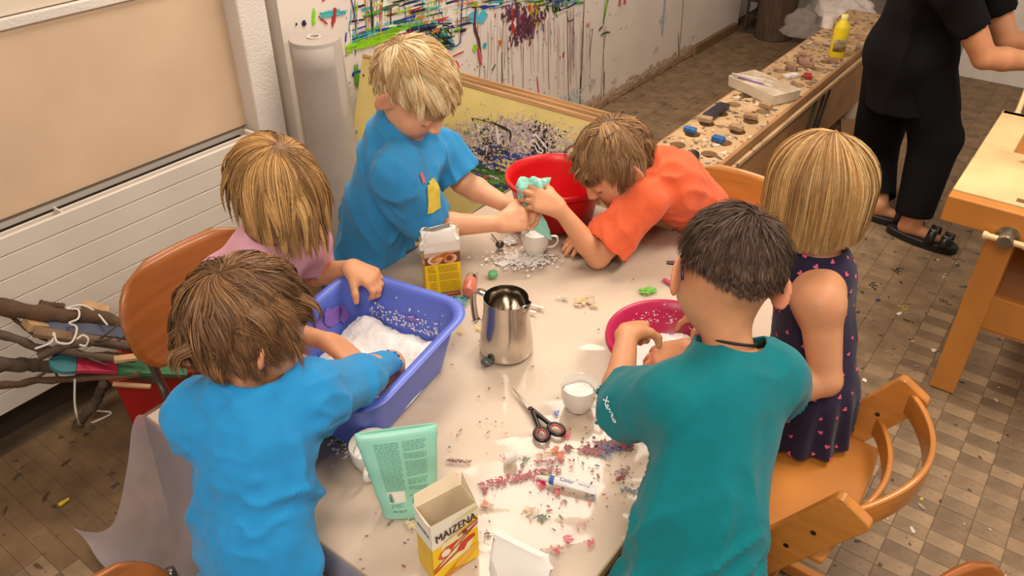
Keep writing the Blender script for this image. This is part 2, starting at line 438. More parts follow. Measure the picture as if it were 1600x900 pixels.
# dense band of colour
for k in range(260):
    x = rng.uniform(545, 735); y = rng.uniform(-8, 62) + (x - 560) * -.06
    L = rng.uniform(6, 34); c = random.choice(['g', 'dg', 'lime', 'bl', 'nb', 'tq', 'cy', 'rd', 'yl', 'oc', 'bk', 'wh', 'wh', 'vi', 'or_', 'dg', 'bk'])
    if rng.random() < .55: ws([(x, y), (x + L, y - L * .25 + rng.uniform(-2, 2))], rng.uniform(.003, .012), c)
    else: ws([(x, y), (x + rng.uniform(-1, 1), y + L)], rng.uniform(.003, .008), c)
for k in range(120):
    x = rng.uniform(735, 900); y = rng.uniform(-6, 16) - (x - 735) * .05
    c = random.choice(['g', 'dg', 'lime', 'bl', 'tq', 'yl', 'bk', 'wh', 'vi', 'br', 'mr'])
    ws([(x, y), (x + rng.uniform(4, 26), y - rng.uniform(0, 7))], rng.uniform(.003, .010), c)
ws([(540, 76), (600, 60), (640, 45)], .026, 'lime'); ws([(585, 57), (640, 42), (670, 38)], .020, 'g'); ws([(550, 62), (575, 52), (592, 50)], .028, 'tq'); ws([(556, 68), (566, 55)], .02, 'g')
ws([(605, 58), (650, 44), (700, 38), (712, 45)], .014, 'nb'); ws([(640, 70), (655, 60), (664, 62)], .022, 'or_'); ws([(590, 76), (600, 72), (617, 78)], .012, 'rd')
for k in range(36): ws([(rng.uniform(660, 712), rng.uniform(38, 80)), (rng.uniform(664, 712), rng.uniform(38, 80))], rng.uniform(.004, .012), random.choice(['dg', 'tq', 'nb', 'dg', 'g', 'bk']))
ws([(547, -10), (556, 40), (555, 88)], .007, 'bl'); ws([(556, 100), (558, 140)], .02, 'g'); ws([(550, 118), (566, 112)], .02, 'bl'); ws([(540, 80), (552, 74)], .02, 'lime')
ws([(722, -10), (720, 30), (719, 66), (705, 74), (690, 80)], .008, 'bl', jit=.5); ws([(693, 96), (712, 86), (725, 80)], .008, 'rd'); ws([(712, 94), (718, 106)], .010, 'pk'); wb(714, 117, .006, 'pk', ax=2)
ws([(580, -5), (583, 60)], .012, 'bk'); ws([(570, -8), (573, 45)], .008, 'oc'); ws([(597, -8), (598, 40)], .008, 'br'); ws([(632, 0), (634, 30)], .006, 'nb'); ws([(660, -6), (661, 24)], .008, 'tq')
wb(738, 26, .028, 'cy', ax=1.5); wb(752, 27, .03, 'cy', ax=1.2); ws([(743, 5), (741, 40), (748, 66), (753, 100)], .020, 'mr'); ws([(746, 72), (752, 104)], .014, 'pk')
# the maroon cloud and its runs
for k in range(90):
    x = rng.normal(813, 14); y = rng.uniform(8, 48); ws([(x, y), (x + rng.uniform(-1, 1), y + rng.uniform(8, 26) * (1 - abs(x - 813) / 60))], rng.uniform(.006, .016), random.choice(['mr', 'mr', 'vi', 'br']) if rng.random() < .85 else 'rd')
for k in range(24):
    x = rng.normal(836, 5); y = rng.uniform(2, 34); ws([(x, y), (x - 2, y + rng.uniform(6, 20))], rng.uniform(.006, .014), random.choice(['oc', 'yl', 'br']))
for k in range(40):
    x = rng.normal(868, 7); y = rng.uniform(-8, 14); ws([(x, y), (x + rng.uniform(-4, 4), y + rng.uniform(5, 18))], rng.uniform(.006, .014), random.choice(['dg', 'g', 'dg', 'bk']))
ws([(848, 36), (849, 50)], .009, 'bl'); ws([(870, 20), (890, 10), (900, 4)], .010, 'nb'); ws([(866, 22), (886, 14)], .008, 'wh'); ws([(898, 24), (907, 18)], .008, 'pb')
for k in range(10): wpaint.smear(*wp(rng.normal(812, 18), rng.normal(30, 12)), .05, pal['mr'], 40, 1, 0, .16)
# vertical runs of thin paint
for k in range(90):
    x = rng.uniform(745, 925); y = rng.uniform(10, 60); L = rng.uniform(20, 110)
    yb = min(y + L, 175); ws([(x, y), (x + rng.uniform(-1, 1), (y + yb) / 2), (x + rng.uniform(-2, 2), yb)], rng.uniform(.0012, .0034), random.choice(['mr', 'br', 'br', 'bk', 'mr', 'pk']), taper=False, n=6)
for pts, w, c in (([(784, 82), (784, 144)], .006, 'bk'), ([(750, 100), (749, 132)], .005, 'br'), ([(757, 102), (758, 134)], .005, 'br'), ([(886, 16), (887, 90), (889, 178)], .007, 'bk'), ([(891, 16), (891, 130)], .006, 'mr'),
                  ([(896, 14), (896, 110)], .005, 'mr'), ([(886, 24), (888, 33), (897, 30)], .008, 'mr'), ([(913, -5), (911, 40), (908, 120), (905, 172)], .008, 'br'), ([(926, 44), (921, 90)], .007, 'bk'), ([(856, 30), (857, 110), (858, 140)], .006, 'mr'),
                  ([(945, -5), (943, 60), (943, 152)], .005, 'br'), ([(944, 110), (943, 154)], .008, 'bk'), ([(947, 40), (942, 90), (938, 160)], .004, 'br'), ([(1068, -5), (1064, 50), (1060, 95)], .006, 'br'), ([(1060, 50), (1060, 98)], .008, 'br'),
                  ([(1040, -5), (1034, 60)], .02, 'pb'), ([(839, 118), (841, 140), (843, 162)], .010, 'pk'), ([(802, 116), (801, 146)], .006, 'pk'), ([(818, 70), (817, 140)], .005, 'mr'), ([(907, 115), (906, 180)], .010, 'bk'), ([(950, -5), (944, 24), (941, 40)], .016, 'g'),
                  ([(949, 0), (945, 20)], .01, 'lime'), ([(969, -5), (968, 12)], .018, 'pk'), ([(976, -5), (976, 8)], .018, 'pk'), ([(938, 55), (944, 51), (955, 49)], .012, 'dg'), ([(935, 48), (942, 40)], .012, 'mr'), ([(881, 80), (880, 89)], .012, 'rd')):
    ws(pts, w, c, taper=False if w < .008 else True)
wb(742, 75, .016, 'lime', n=16, jit=.1); wb(757, 71, .012, 'tq', n=14, jit=.15); wb(781, 66, .013, 'or_'); ws([(779, 71), (778, 80)], .006, 'bk'); wb(880, 86, .010, 'rd', ax=.7); wb(918, 39, .009, 'pk'); ws([(768, 111), (774, 100)], .010, 'dg')
for x, y, r in ((900, 158, .06), (880, 165, .05), (868, 170, .04), (925, 130, .03), (1036, 30, .03)): wpaint.smear(*wp(x, y), r, (196, 206, 212), 70, 1.3, 0, .16)
for k in range(320):
    x = rng.uniform(540, 1000); wb(x, rng.uniform(0, 170), rng.uniform(.001, .004), random.choice(['bk', 'mr', 'br', 'tq', 'rd', 'dg']), n=6)
wpaint.build('paint_splashes', m_paint, wall)
# brown dirt line where the wall meets the floor
dirt = Paint(R(0, 2.1275, 0), UD, ZD, -VD)
for k in range(900):
    z_ = abs(rng.normal(0, .030)); dirt.blot(rng.uniform(3.0, 4.75), z_, rng.uniform(.004, .014), random.choice([(198, 172, 146), (190, 160, 130), (204, 182, 160)] if z_ > .03 else [(176, 142, 108), (168, 134, 102), (186, 154, 122)]), ax=2.2, n=7)
dirt.build('wall_dirt', m_paint, wall)

# ------------------------------------------------------------------ table under a sheet of clear plastic
T = .58
TU0, TU1, TV0, TV1 = .50, 1.76, .37, 1.27
m_top = mat('table_laminate', (206, 186, 164), .45, var=.07, scale=5)
m_edge = mat('table_edge_wood', (188, 146, 100), .5, var=.15, scale=10, stretch=(1, 1, 8))
table = thing('craft_table', R((TU0 + TU1) / 2, (TV0 + TV1) / 2, 0), 'rectangular pale craft table in the middle, covered with clear plastic', 'table')
MB().box(R((TU0 + TU1) / 2, (TV0 + TV1) / 2, T - .013), (TU1 - TU0, TV1 - TV0, .022)).build('tabletop', m_top, table, bevel=.002)
for a, b, c, d in ((TU0, TV0, TU1, TV0), (TU0, TV1, TU1, TV1), (TU0, TV0, TU0, TV1), (TU1, TV0, TU1, TV1)):
    MB().box(R((a + c) / 2, (b + d) / 2, T - .0135), (abs(c - a) + .004, abs(d - b) + .004, .021)).build('edge_band', m_edge, table, bevel=.003)
for u in (TU0 + .07, TU1 - .07):
    for v in (TV0 + .07, TV1 - .07): MB().tube([R(u, v, 0), R(u, v, T - .024)], .02, 16).build('leg', mat('grey_steel', (120, 116, 112), .35, .9, var=.05), table, smooth='auto')
for v in (TV0 + .07, TV1 - .07): MB().box(R((TU0 + TU1) / 2, v, T - .055), (TU1 - TU0 - .14, .02, .05)).build('apron', mat('grey_steel'), table)
for u in (TU0 + .07, TU1 - .07): MB().box(R(u, (TV0 + TV1) / 2, T - .055), (.02, TV1 - TV0 - .14, .05)).build('apron', mat('grey_steel'), table)

m_film = film('clear_plastic_film', (236, 228, 224), .10, .10, .5, 1.32)
m_drape = film('milky_plastic_film', (232, 224, 238), .40, .16, .30)
sheet = thing('plastic_sheet', R(1.0, .8, T), 'clear plastic sheet spread over the table and hanging down at its left corner', 'plastic sheet')
nu, nv = 150, 110
us = np.linspace(TU0 - .004, TU1 + .004, nu); vs_ = np.linspace(TV0 - .004, TV1 + .004, nv)
G = np.array([[R(u, v, 0) for v in vs_] for u in us]).reshape(-1, 3)
w1 = vnoise(np.c_[G[:, 0] * 3.0, G[:, 1] * 17, 0 * G[:, 0]], 3, 2); w2 = vnoise(np.c_[G[:, 0] * 9, G[:, 1] * 9, 0 * G[:, 0]], 5, 3)
ridge = np.exp(-(w1 / .10) ** 2) * np.clip(.5 + w2, 0, 1)
G[:, 2] = T + .0016 + .0024 * ridge + .0004 * np.clip(w2, -1, 1)
F = np.array([(i * nv + j, (i + 1) * nv + j, (i + 1) * nv + j + 1, i * nv + j + 1) for i in range(nu - 1) for j in range(nv - 1)])
mesh_obj('sheet_top', G, F, m_film, sheet, smooth=True)
# hanging skirt at the u = TU0 side, spreading outwards over the floor
prof = [(0, T + .0018), (-.006, T - .02), (-.02, .50), (-.045, .40), (-.075, .30), (-.105, .20), (-.14, .11), (-.18, .055), (-.215, .028), (-.245, .012)]
prof = bez([(a, 0, b) for a, b in prof], 40); nvv = 70
D = []; 
for k, q in enumerate(prof):
    s_ = k / (len(prof) - 1)
    for j in range(nvv):
        t_ = j / (nvv - 1)
        v = TV0 + (TV1 + .004 - TV0) * t_ + (.43 * s_ ** 1.2 * max(0, t_ - .3) / .7)
        fold = .022 * s_ * math.sin(t_ * 21 + 2.0 * s_) + .012 * s_ * math.sin(t_ * 47)
        D.append(R(TU0 - .004 + q[0] * (1 - .66 * max(0, t_ - .35) / .65) + fold * (1 - .6 * t_), v, max(.004, q[2] + .2 * abs(fold) * (1 - s_))))
F = np.array([(i * nvv + j, i * nvv + j + 1, (i + 1) * nvv + j + 1, (i + 1) * nvv + j) for i in range(len(prof) - 1) for j in range(nvv - 1)])
mesh_obj('sheet_drape', np.array(D), F, m_drape, sheet, smooth=True)
# hanging skirt on the wall side
D = []
for k, q in enumerate(prof[:26]):
    s_ = k / 25
    for j in range(nvv):
        t_ = j / (nvv - 1)
        fold = .016 * s_ * math.sin(t_ * 31) + .010 * s_ * math.sin(t_ * 13 + 1)
        D.append(R(TU0 - .004 + (TU1 - TU0) * t_, TV1 + .004 - q[0] * .55 + fold, q[2]))
F = np.array([(i * nvv + j, i * nvv + j + 1, (i + 1) * nvv + j + 1, (i + 1) * nvv + j) for i in range(25) for j in range(nvv - 1)])
mesh_obj('sheet_drape', np.array(D), F, m_drape, sheet, smooth=True)

# blots of craft paint and flour on the sheet
tp = Paint((0, 0, T + .0042), UD, VD, ZD, .0003)
def tw(px, py): return uv(P(px, py, T))
def tb(px, py, r, c, **k): tp.blot(*tw(px, py), r, c, **k)
def ts(pts, w, c, **k):
    q = bez([(*p, 0) for p in pts], 40)
    for a in q: tp.smear(*tw(a[0], a[1]), w * .6, c, 3, 1.6, .9, .5)
for pts, w, c in (([(752, 766), (790, 752), (830, 744), (870, 735)], .012, (158, 62, 74)), ([(700, 722), (735, 724)], .005, (110, 64, 52)), ([(836, 724), (880, 722)], .005, (170, 70, 76)), ([(838, 714), (868, 708)], .004, (200, 150, 90)),
                  ([(905, 705), (945, 710)], .008, (150, 70, 76)), ([(938, 702), (960, 695), (985, 690)], .012, (120, 60, 66)), ([(1040, 440), (1052, 448)], .010, (206, 70, 110)), ([(1003, 458), (1020, 456)], .012, (110, 180, 70)),
                  ([(690, 466), (720, 470), (730, 462)], .014, (92, 160, 172)), ([(698, 474), (728, 478)], .008, (92, 160, 172))): ts(pts, w, c, jit=.6)
for px, py, r, c in ((868, 708, .010, (222, 96, 44)), (878, 712, .008, (222, 96, 44)), (888, 702, .010, (120, 54, 56)), (930, 697, .016, (112, 52, 58)), (920, 702, .010, (120, 56, 62)), (948, 698, .014, (48, 74, 140)), (958, 704, .012, (40, 66, 140)),
                     (945, 712, .010, (70, 120, 160)), (975, 693, .016, (116, 56, 62)), (984, 700, .012, (104, 52, 70)), (884, 683, .010, (212, 60, 90)), (822, 722, .006, (66, 96, 70)), (816, 730, .005, (66, 96, 70)), (850, 744, .010, (140, 170, 90)),
                     (845, 756, .012, (222, 70, 110)), (849, 762, .008, (216, 60, 90)), (868, 648, .008, (90, 120, 190)), (748, 515, .008, (226, 206, 60)), (842, 484, .006, (222, 168, 50)), (720, 520, .006, (226, 190, 60)), (888, 672, .005, (190, 160, 90)),
                     (920, 780, .010, (150, 150, 150)), (980, 770, .014, (120, 130, 130)), (972, 748, .010, (130, 66, 72)), (870, 772, .008, (204, 90, 90)), (870, 862, .008, (206, 84, 100)), (888, 845, .009, (206, 96, 110)), (922, 852, .008, (206, 76, 96)), (846, 812, .010, (90, 110, 90)),
                     (830, 800, .014, (196, 170, 130)), (760, 790, .010, (212, 150, 110)), (640, 820, .014, (216, 190, 150)), (760, 838, .007, (120, 90, 80)), (905, 822, .008, (206, 150, 130)), (975, 740, .012, (140, 120, 110)), (912, 470, .02, (206, 180, 140)), (925, 476, .016, (206, 180, 140)), (880, 468, .010, (196, 190, 170))):
    tp.smear(*tw(px, py), r * .9, c, 26, rng.uniform(.8, 1.7), rng.uniform(0, 3))
for k in range(300):
    px, py = rng.uniform(560, 1060), rng.uniform(420, 895)
    if rng.random() < .45: px, py = rng.normal(890, 60), rng.normal(735, 50)
    u, v = tw(px, py)
    if TU0 < u < TU1 and TV0 < v < TV1: tp.blot(u, v, rng.uniform(.0006, .0026), random.choice([(130, 110, 96), (150, 76, 80), (206, 120, 106), (70, 84, 74), (120, 104, 92), (84, 90, 130), (190, 120, 80)]), n=6, ax=rng.uniform(.6, 2.5), rot=rng.uniform(0, 3))
for k in range(900):       # spilt starch around the far cup and near the pouch
    if rng.random() < .75: px, py = rng.normal(815, 26), rng.normal(408, 7)
    else: px, py = rng.normal(545, 20), rng.normal(690, 16)
    tb(px, py, rng.uniform(.0006, .0032), (244, 240, 236), n=6, ax=rng.uniform(.7, 2))
for x_, y_, r_s in ((838, 410, .020), (800, 378, .016), (790, 416, .012), (806, 404, .012)): tp.smear(*tw(x_, y_), r_s, (243, 239, 234), 90, 1.5, .3, .22)
tp.build('paint_blots', m_paint, sheet)
# ------------------------------------------------------------------ paper roll, painted boards
m_paper = mat('grey_paper', (168, 157, 148), .75, var=.08, scale=7, bump=.25, bscale=30)
roll = thing('paper_roll', R(1.64, 2.0, 0), 'tall grey roll of paper standing upright against the wall', 'paper roll')
MB().lathe(R(1.64, 2.0, 0), [(.022, .86), (.022, .90), (.078, .90), (.080, .897), (.080, .004), (.078, 0)], 64).build('paper', m_paper, roll, smooth='auto')
MB().lathe(R(1.64, 2.0, 0), [(.016, .84), (.016, .905), (.0215, .905), (.0215, .84)], 32).build('cardboard_core', mat('core_cardboard', (206, 196, 184), .8), roll, smooth='auto')
# loose outer end of the paper, standing off the roll towards the painted board
fl = [R(1.64, 2.0, 0) + .0815 * (math.cos(a) * np.array([1, 0, 0]) + math.sin(a) * np.array([0, 1., 0])) for a in np.linspace(math.radians(-140), math.radians(-35), 16)]
fl += [fl[-1] + (fl[-1] - fl[-2]) * k * 1.2 + np.array([0, .004 * k * k, 0]) for k in (1, 2, 3)]
D = np.array([[p + ZD * z + np.array([.010 * math.sin(z * 5) * (i > 15), 0, 0]) for z in np.linspace(.003, .888, 14)] for i, p in enumerate(fl)]).reshape(-1, 3)
F = np.array([(i * 14 + j, (i + 1) * 14 + j, (i + 1) * 14 + j + 1, i * 14 + j + 1) for i in range(len(fl) - 1) for j in range(13)])
mesh_obj('loose_sheet', D, F, m_paper, roll, smooth=True, solid=.0008)

# leaning boards: plane from the floor at u=1.66 up to u=1.93 at z=.75
lean = nrm(R(1.93, 0, .75) - R(1.68, 0, .03)); ln = nrm(np.cross(lean, VD))     # ln points up and towards the table
if ln[2] < 0: ln = -ln
m_ply = mat('plywood_edge', (190, 146, 98), .6, var=.3, scale=6, stretch=(1, 1, 30))
m_yel = mat('pale_yellow_paint', (224, 204, 128), .5, var=.10, scale=5, bump=.1, bscale=40)
def lboard(name, label, v0, v1, s0, s1, off, m, th=.010):
    """board on the leaning plane: v range, s range measured up the slope from the floor line"""
    o = R(1.68, 0, .03) + ln * off
    mb = MB(); c = o + VD * (v0 + v1) / 2 + lean * (s0 + s1) / 2
    mb.box(c, (abs(v1 - v0), s1 - s0, th), (VD, lean, ln))
    return mb.build(name, m, bevel=.001)
front = thing('painted_board', R(1.7, 1.6, .05), 'large board painted yellow and splashed with colour, leaning behind the blond boy', 'board')
o_ = R(1.68, 0, .03) + ln * .012
MB().box(o_ + VD * 1.605 + lean * .445, (.965, .64, .010), (VD, lean, ln)).build('panel', m_yel, front, bevel=.001)
MB().box(o_ + VD * 1.605 + lean * .759 + ln * -.001, (.965, .014, .014), (VD, lean, ln)).build('top_edge_strip', m_ply, front, bevel=.001)
pp = Paint(o_ + ln * .0052, VD, lean, ln)
def bw(px, py):
    d = _ray(px, py); o = np.array([0, 0, CAM_H]); t = np.dot(o_ - o, ln) / np.dot(d, ln); q = o + d * t - o_
    return float(np.dot(q, VD)), float(np.dot(q, lean))
def bs(pts, w, c, **k): pp.stroke([bw(*p) for p in pts], w, c, **k)
def bb(px, py, r, c, **k): pp.blot(*bw(px, py), r, c, **k)
for k in range(120):   # pale and violet haze on the right half
    x, y = rng.normal(800, 50), rng.normal(215, 10) + 6
    if x < 935: pp.smear(*bw(x, y - (0 if x < 860 else -8)), rng.uniform(.03, .06), random.choice([(222, 208, 160), (222, 206, 176), (186, 168, 176), (206, 190, 186), (160, 142, 162)]), 46, 1.5, 0, .075)
for k in range(330):
    x = rng.uniform(716, 905); y = rng.uniform(225, 300) + (x - 716) * .06
    c = random.choice([(28, 38, 86), (32, 30, 40), (44, 70, 150), (60, 46, 80), (30, 60, 120), (200, 190, 190), (40, 40, 52), (24, 26, 40)])
    bs([(x, y), (x + rng.uniform(6, 30), y + rng.uniform(0, 8))], rng.uniform(.002, .010), c, jit=.6)
for k in range(80):
    x = rng.uniform(716, 800); y = rng.uniform(255, 300) + (x - 716) * .12
    bs([(x, y), (x + rng.uniform(10, 32), y + rng.uniform(3, 12))], rng.uniform(.004, .014), random.choice([(56, 110, 40), (84, 130, 40), (40, 84, 40), (104, 150, 60)]), jit=.5)
for k in range(24):
    x = rng.uniform(716, 800); y = rng.uniform(270, 310); bs([(x, y), (x + rng.uniform(6, 20), y + 5)], rng.uniform(.003, .008), random.choice([(36, 60, 150), (220, 220, 214), (180, 60, 70)]))
for x, y in ((768, 226), (845, 224)):
    pp.smear(*bw(x, y), .06, (44, 38, 48), 420, 1.1, 0, .07)
    for k in range(8): bb(x + rng.normal(0, 5), y + rng.normal(0, 6), rng.uniform(.010, .02), (34, 30, 38), n=10, jit=.5)
pp.lift = .0034
bs([(768, 190), (790, 200), (800, 207), (799, 222)], .006, (40, 36, 34), jit=.7); bs([(740, 184), (770, 192)], .003, (60, 52, 40)); bs([(726, 206), (738, 208)], .007, (120, 150, 90)); bs([(778, 196), (782, 226)], .010, (222, 214, 204)); bs([(758, 232), (764, 228), (762, 244)], .004, (226, 220, 214))
for pts in ([(835, 214), (840, 211), (857, 232)], [(834, 227), (831, 222), (836, 219), (842, 224), (845, 230), (851, 235), (848, 239), (842, 236), (838, 228), (834, 227)]): bs(pts, .0045, (232, 228, 222), jit=.1, taper=False, n=24)
pp.lift = .0008
for k in range(90):    # left strip of the board below and beside the boy
    x = rng.uniform(556, 592); y = rng.uniform(205, 375)
    if y < 320: c = random.choice([(58, 150, 164), (200, 52, 56), (34, 34, 40), (90, 140, 160), (206, 170, 50), (150, 160, 60), (96, 120, 60)]); r = rng.uniform(.003, .010)
    else: c = random.choice([(84, 140, 36), (60, 110, 40), (36, 70, 130), (190, 160, 50), (34, 60, 50), (70, 150, 80)]); r = rng.uniform(.005, .014)
    bb(x, y, r, c, n=8, jit=.5, ax=rng.uniform(.5, 2), rot=rng.uniform(0, 3))
bb(582, 202, .020, (58, 150, 164), ax=.8); bb(574, 214, .012, (58, 150, 164), ax=.6); bb(570, 240, .012, (40, 40, 44)); bb(580, 236, .010, (206, 170, 50))
for k in range(46): bs([(rng.uniform(556, 600), rng.uniform(335, 372)), (rng.uniform(556, 604), rng.uniform(335, 374))], rng.uniform(.004, .012), random.choice([(84, 140, 36), (60, 110, 40), (36, 70, 130), (150, 150, 50), (30, 60, 50)]))
bb(570, 118, .004, (60, 50, 40), n=7)
pp.build('painted_marks', m_paint, front)
low = lboard('green_painting', 'dark green and yellow painting showing under the leaning yellow board', 1.10, 2.10, .0, .44, -.006, mat('green_painting_ground', (120, 140, 60), .5, var=.5, scale=14, speck=((34, 60, 90), .58, 22)), .012)
tag(low, 'dark green and yellow painting showing under the leaning yellow board', 'painting')
for k, (dv, sl, off) in enumerate(((-.02, .775, -.022), (-.04, .786, -.036))):
    b_ = lboard('spare_board', '', 1.12 + dv, 2.07, 0, sl, off, m_ply, .010)
    tag(b_, ('bare wooden board directly behind the yellow painted board', 'rearmost bare wooden board of the leaning stack by the wall')[k], 'board', 'bare boards behind the painted one')
# rest against which the boards lean
st = thing('board_stand', R(2.06, 1.62, 0), 'plain wooden trestle holding up the leaning boards', 'stand')
MB().box(R(2.02, 1.62, .66), (.04, .85, .05)).build('rail', m_ply, st, bevel=.002)
for v in (1.26, 1.98): MB().box(R(2.06, v, .33), (.04, .04, .66)).build('leg', m_ply, st, bevel=.002)

# ------------------------------------------------------------------ chairs
m_bply = mat('brown_plywood', (170, 100, 44), .34, var=.14, scale=5, stretch=(1, 1, 10), coat=.25)
m_chrome = mat('dull_chrome', (150, 146, 142), .28, 1.0, var=.05)
def curved_plate(o, ex, ez, ey, w, h, r, bend, tilt=0.0, nx=22, nz=12, dish=0.0):
    """rounded rectangular shell in the plane ex, ez, bowed along ey"""
    V = []; 
    for j in range(nz):
        t = -1 + 2 * j / (nz - 1); zz = t * h / 2; e = max(0, abs(zz) - (h / 2 - r)) / r
        hw = w / 2 - r + r * math.sqrt(max(0, 1 - e * e)) if e > 0 else w / 2
        for i in range(nx):
            s = -1 + 2 * i / (nx - 1); x = s * hw
            V.append(o + ex * x + ez * zz + ey * (bend * (x / (w / 2)) ** 2 + tilt * zz + dish * (t * t)))
    F = np.array([(j * nx + i, j * nx + i + 1, (j + 1) * nx + i + 1, (j + 1) * nx + i) for j in range(nz - 1) for i in range(nx - 1)])
    return np.array(V), F
def school_chair(label, c, fwd, seat_z=.36, back_z=(.48, .72), w=.36, bply=None, rad=.1):
    bply = bply or m_bply
    f = nrm([fwd[0], fwd[1], 0]); sd = np.cross(f, ZD)
    c = np.array([c[0], c[1], 0.0]); t = thing('school_chair', c, label, 'chair')
    V, F = curved_plate(c + ZD * seat_z, sd, f, ZD, .34, .34, .07, .010, 0, 18, 14); mesh_obj('seat', V, F, bply, t, smooth=True, solid=.011)
    bc = c - f * .19 + ZD * (back_z[0] + back_z[1]) / 2
    V, F = curved_plate(bc, sd, ZD, f, w, back_z[1] - back_z[0], rad, .035, -.18); back_o = mesh_obj('backrest', V, F, bply, t, smooth=True, solid=.011)
    for s in (-1, 1):
        x = sd * s * .15
        MB().tube(bez([c + x - f * .235 + ZD * .006, c + x - f * .19 + ZD * seat_z * .55, c + x - f * .165 + ZD * (seat_z + .02), c + x - f * .178 + ZD * (back_z[0] - .03), c + x - f * .192 + ZD * (back_z[0] + .07)], 24), .0105, 12).build('rear_leg', m_chrome, t, smooth=True)
        MB().tube([c + x + f * .16 + ZD * .006, c + x + f * .12 + ZD * (seat_z - .02)], .0105, 12).build('front_leg', m_chrome, t, smooth=True)
        MB().tube([c + x + f * .12 + ZD * (seat_z - .018), c + x - f * .17 + ZD * (seat_z - .018)], .009, 12).build('seat_rail', m_chrome, t, smooth=True)
        for dz in (.03, .06):
            MB().lathe(c + x * .98 - f * (.178 - .0) + ZD * (back_z[0] + dz), [(.0001, .004), (.005, .003), (.006, 0)], 12, (sd, ZD, f)).build('rivet', m_chrome, back_o, smooth=True)
    MB().tube([c - sd * .15 + f * .125 + ZD * (seat_z - .024), c + sd * .15 + f * .125 + ZD * (seat_z - .024)], .009, 12).build('cross_bar', m_chrome, t, smooth=True)
    return t
c1 = R(.80, 1.34)
school_chair('brown plywood chair behind the girl in pink, its back towards the radiator', c1, -VD, .36, (.47, .725), .40, rad=.11)
school_chair('light plywood chair the child in orange sits on', R(1.93, .74), -UD, .36, (.42, .620), .34, mat('ochre_plywood', (188, 128, 60), .36, var=.12, scale=5, stretch=(1, 1, 10), coat=.2), rad=.09)
cb = P(178, 876, .625)
school_chair('brown chair back peeping in behind the boy in the blue long sleeves', (cb[0] + .18 - .028, cb[1] - .075 - .062), (.93, -.37), .36, (.43, .635), .26, rad=.12)
cb2 = P(1475, 905, .45)
school_chair('brown chair edge at the bottom beyond the wooden high chair', (cb2[0] + .1, cb2[1] - .17), (.5, -.86), .28, (.28, .452), .30, rad=.08)

# adjustable wooden high chair
m_beech = mat('honey_beech', (192, 122, 52), .32, var=.12, scale=6, stretch=(1, 1, 9), coat=.35)
hc = thing('high_chair', R(1.2, .2, 0), 'varnished wooden adjustable child chair with a curved two-slat back', 'chair')
sl = nrm(R(0, 1, 0) * 1.0 - ZD * 1.7); bwid = nrm(np.cross(sl, UD))       # down the upright; across its breadth
if bwid[2] > 0: bwid = -bwid
zt = .655
for u in (1.026, 1.385):
    top = R(u, .075, zt); L_ = zt / 1.7 * math.hypot(1, 1.7) - .02
    poly = rrect(L_ / 2, .036, .012, 5)
    up_o = MB().prism([(x + L_ / 2, y) for x, y in poly], top - UD * .011 + bwid * .0, sl, bwid, UD, .022).build('side_upright', m_beech, hc, smooth='auto', bevel=.003)
    MB().box(R(u, .22, .02), (.024, .46, .036)).build('floor_runner', m_beech, hc, bevel=.005)
    for s_ in (.10, .17):
        MB().lathe(top + sl * s_ - UD * .0112 + bwid * .0, [(.0001, 0), (.005, -.0006), (.005, .002)], 12, (sl, bwid, UD)).build('bolt', mat('dark_bolt', (40, 30, 24), .4), up_o)
def plate(name, z, v0, v1, w0, w1, th):
    um = 1.2055; n = 10
    front_ = [(um - w1 / 2 + w1 * k / n, v1 + .02 * (1 - (2 * k / n - 1) ** 2)) for k in range(n + 1)]
    poly = [(um - w0 / 2, v0)] + front_ + [(um + w0 / 2, v0)] + [(um + w0 / 2 * (1 - 2 * k / 8), v0 - .012 * math.sin(math.pi * k / 8)) for k in range(1, 8)]
    MB().prism(poly, np.array([0, 0, z - th]), UD, VD, ZD, th).build(name, m_beech, hc, bevel=.004)
plate('seat', .49, .10, .35, .337, .337, .014)
plate('footrest', .22, .20, .52, .337, .337, .014)
for zc, hh, vv, bulge in ((.628, .055, .085, .075), (.545, .05, .125, .062)):
    n = 28; V = []
    for j, dz in enumerate((-hh / 2, hh / 2)):
        for k in range(n + 1):
            t = k / n; b_ = math.sin(math.pi * t) ** .8
            V.append(R(1.03 + .352 * t, vv - bulge * b_, zc + dz * (1 - .12 * abs(2 * t - 1) ** 6) - .008 * (1 - b_)))
    F = np.array([(k, k + 1, n + 2 + k, n + 1 + k) for k in range(n)])
    o = mesh_obj('back_slat', np.array(V), F, m_beech, hc, smooth=True)
    s2 = o.modifiers.new('solid', 'SOLIDIFY'); s2.thickness = .011; s2.offset = 0
    b2 = o.modifiers.new('bevel', 'BEVEL'); b2.width = .004; b2.segments = 3
MB().tube([R(1.03, .40, .10), R(1.38, .40, .10)], .010, 12).build('cross_rod', m_chrome, hc, smooth='auto')

# ------------------------------------------------------------------ wood pile in and over a red crate
m_red = mat('red_plastic', (168, 28, 24), .4, var=.1, scale=10)
def open_box(name, label, c, ax, size, th, m, cat, taper=.92, lip=True):
    t = thing(name, c, label, cat)
    hx, hy, h = size[0] / 2, size[1] / 2, size[2]
    def ring(k, z, d): return [c + ax[0] * x + ax[1] * y + ZD * z for x, y in rrect(hx * k - d, hy * k - d, .015, 4)]
    MB().ring_loft([ring(taper, .0, 0), ring(1, h, 0), ring(1, h, th), ring(taper, th, th)], True, True).build('body', m, t, smooth='auto')
    if lip:
        MB().ring_loft([ring(1, h - .022, -.004), ring(1, h, -.007), ring(1, h + .003, -.002), ring(1, h + .002, th + .001)], False, False).build('rim', m, t, smooth='auto')
    return t
ca = math.radians(11)
cax = (np.array([math.cos(ca), math.sin(ca), 0]), np.array([-math.sin(ca), math.cos(ca), 0]))
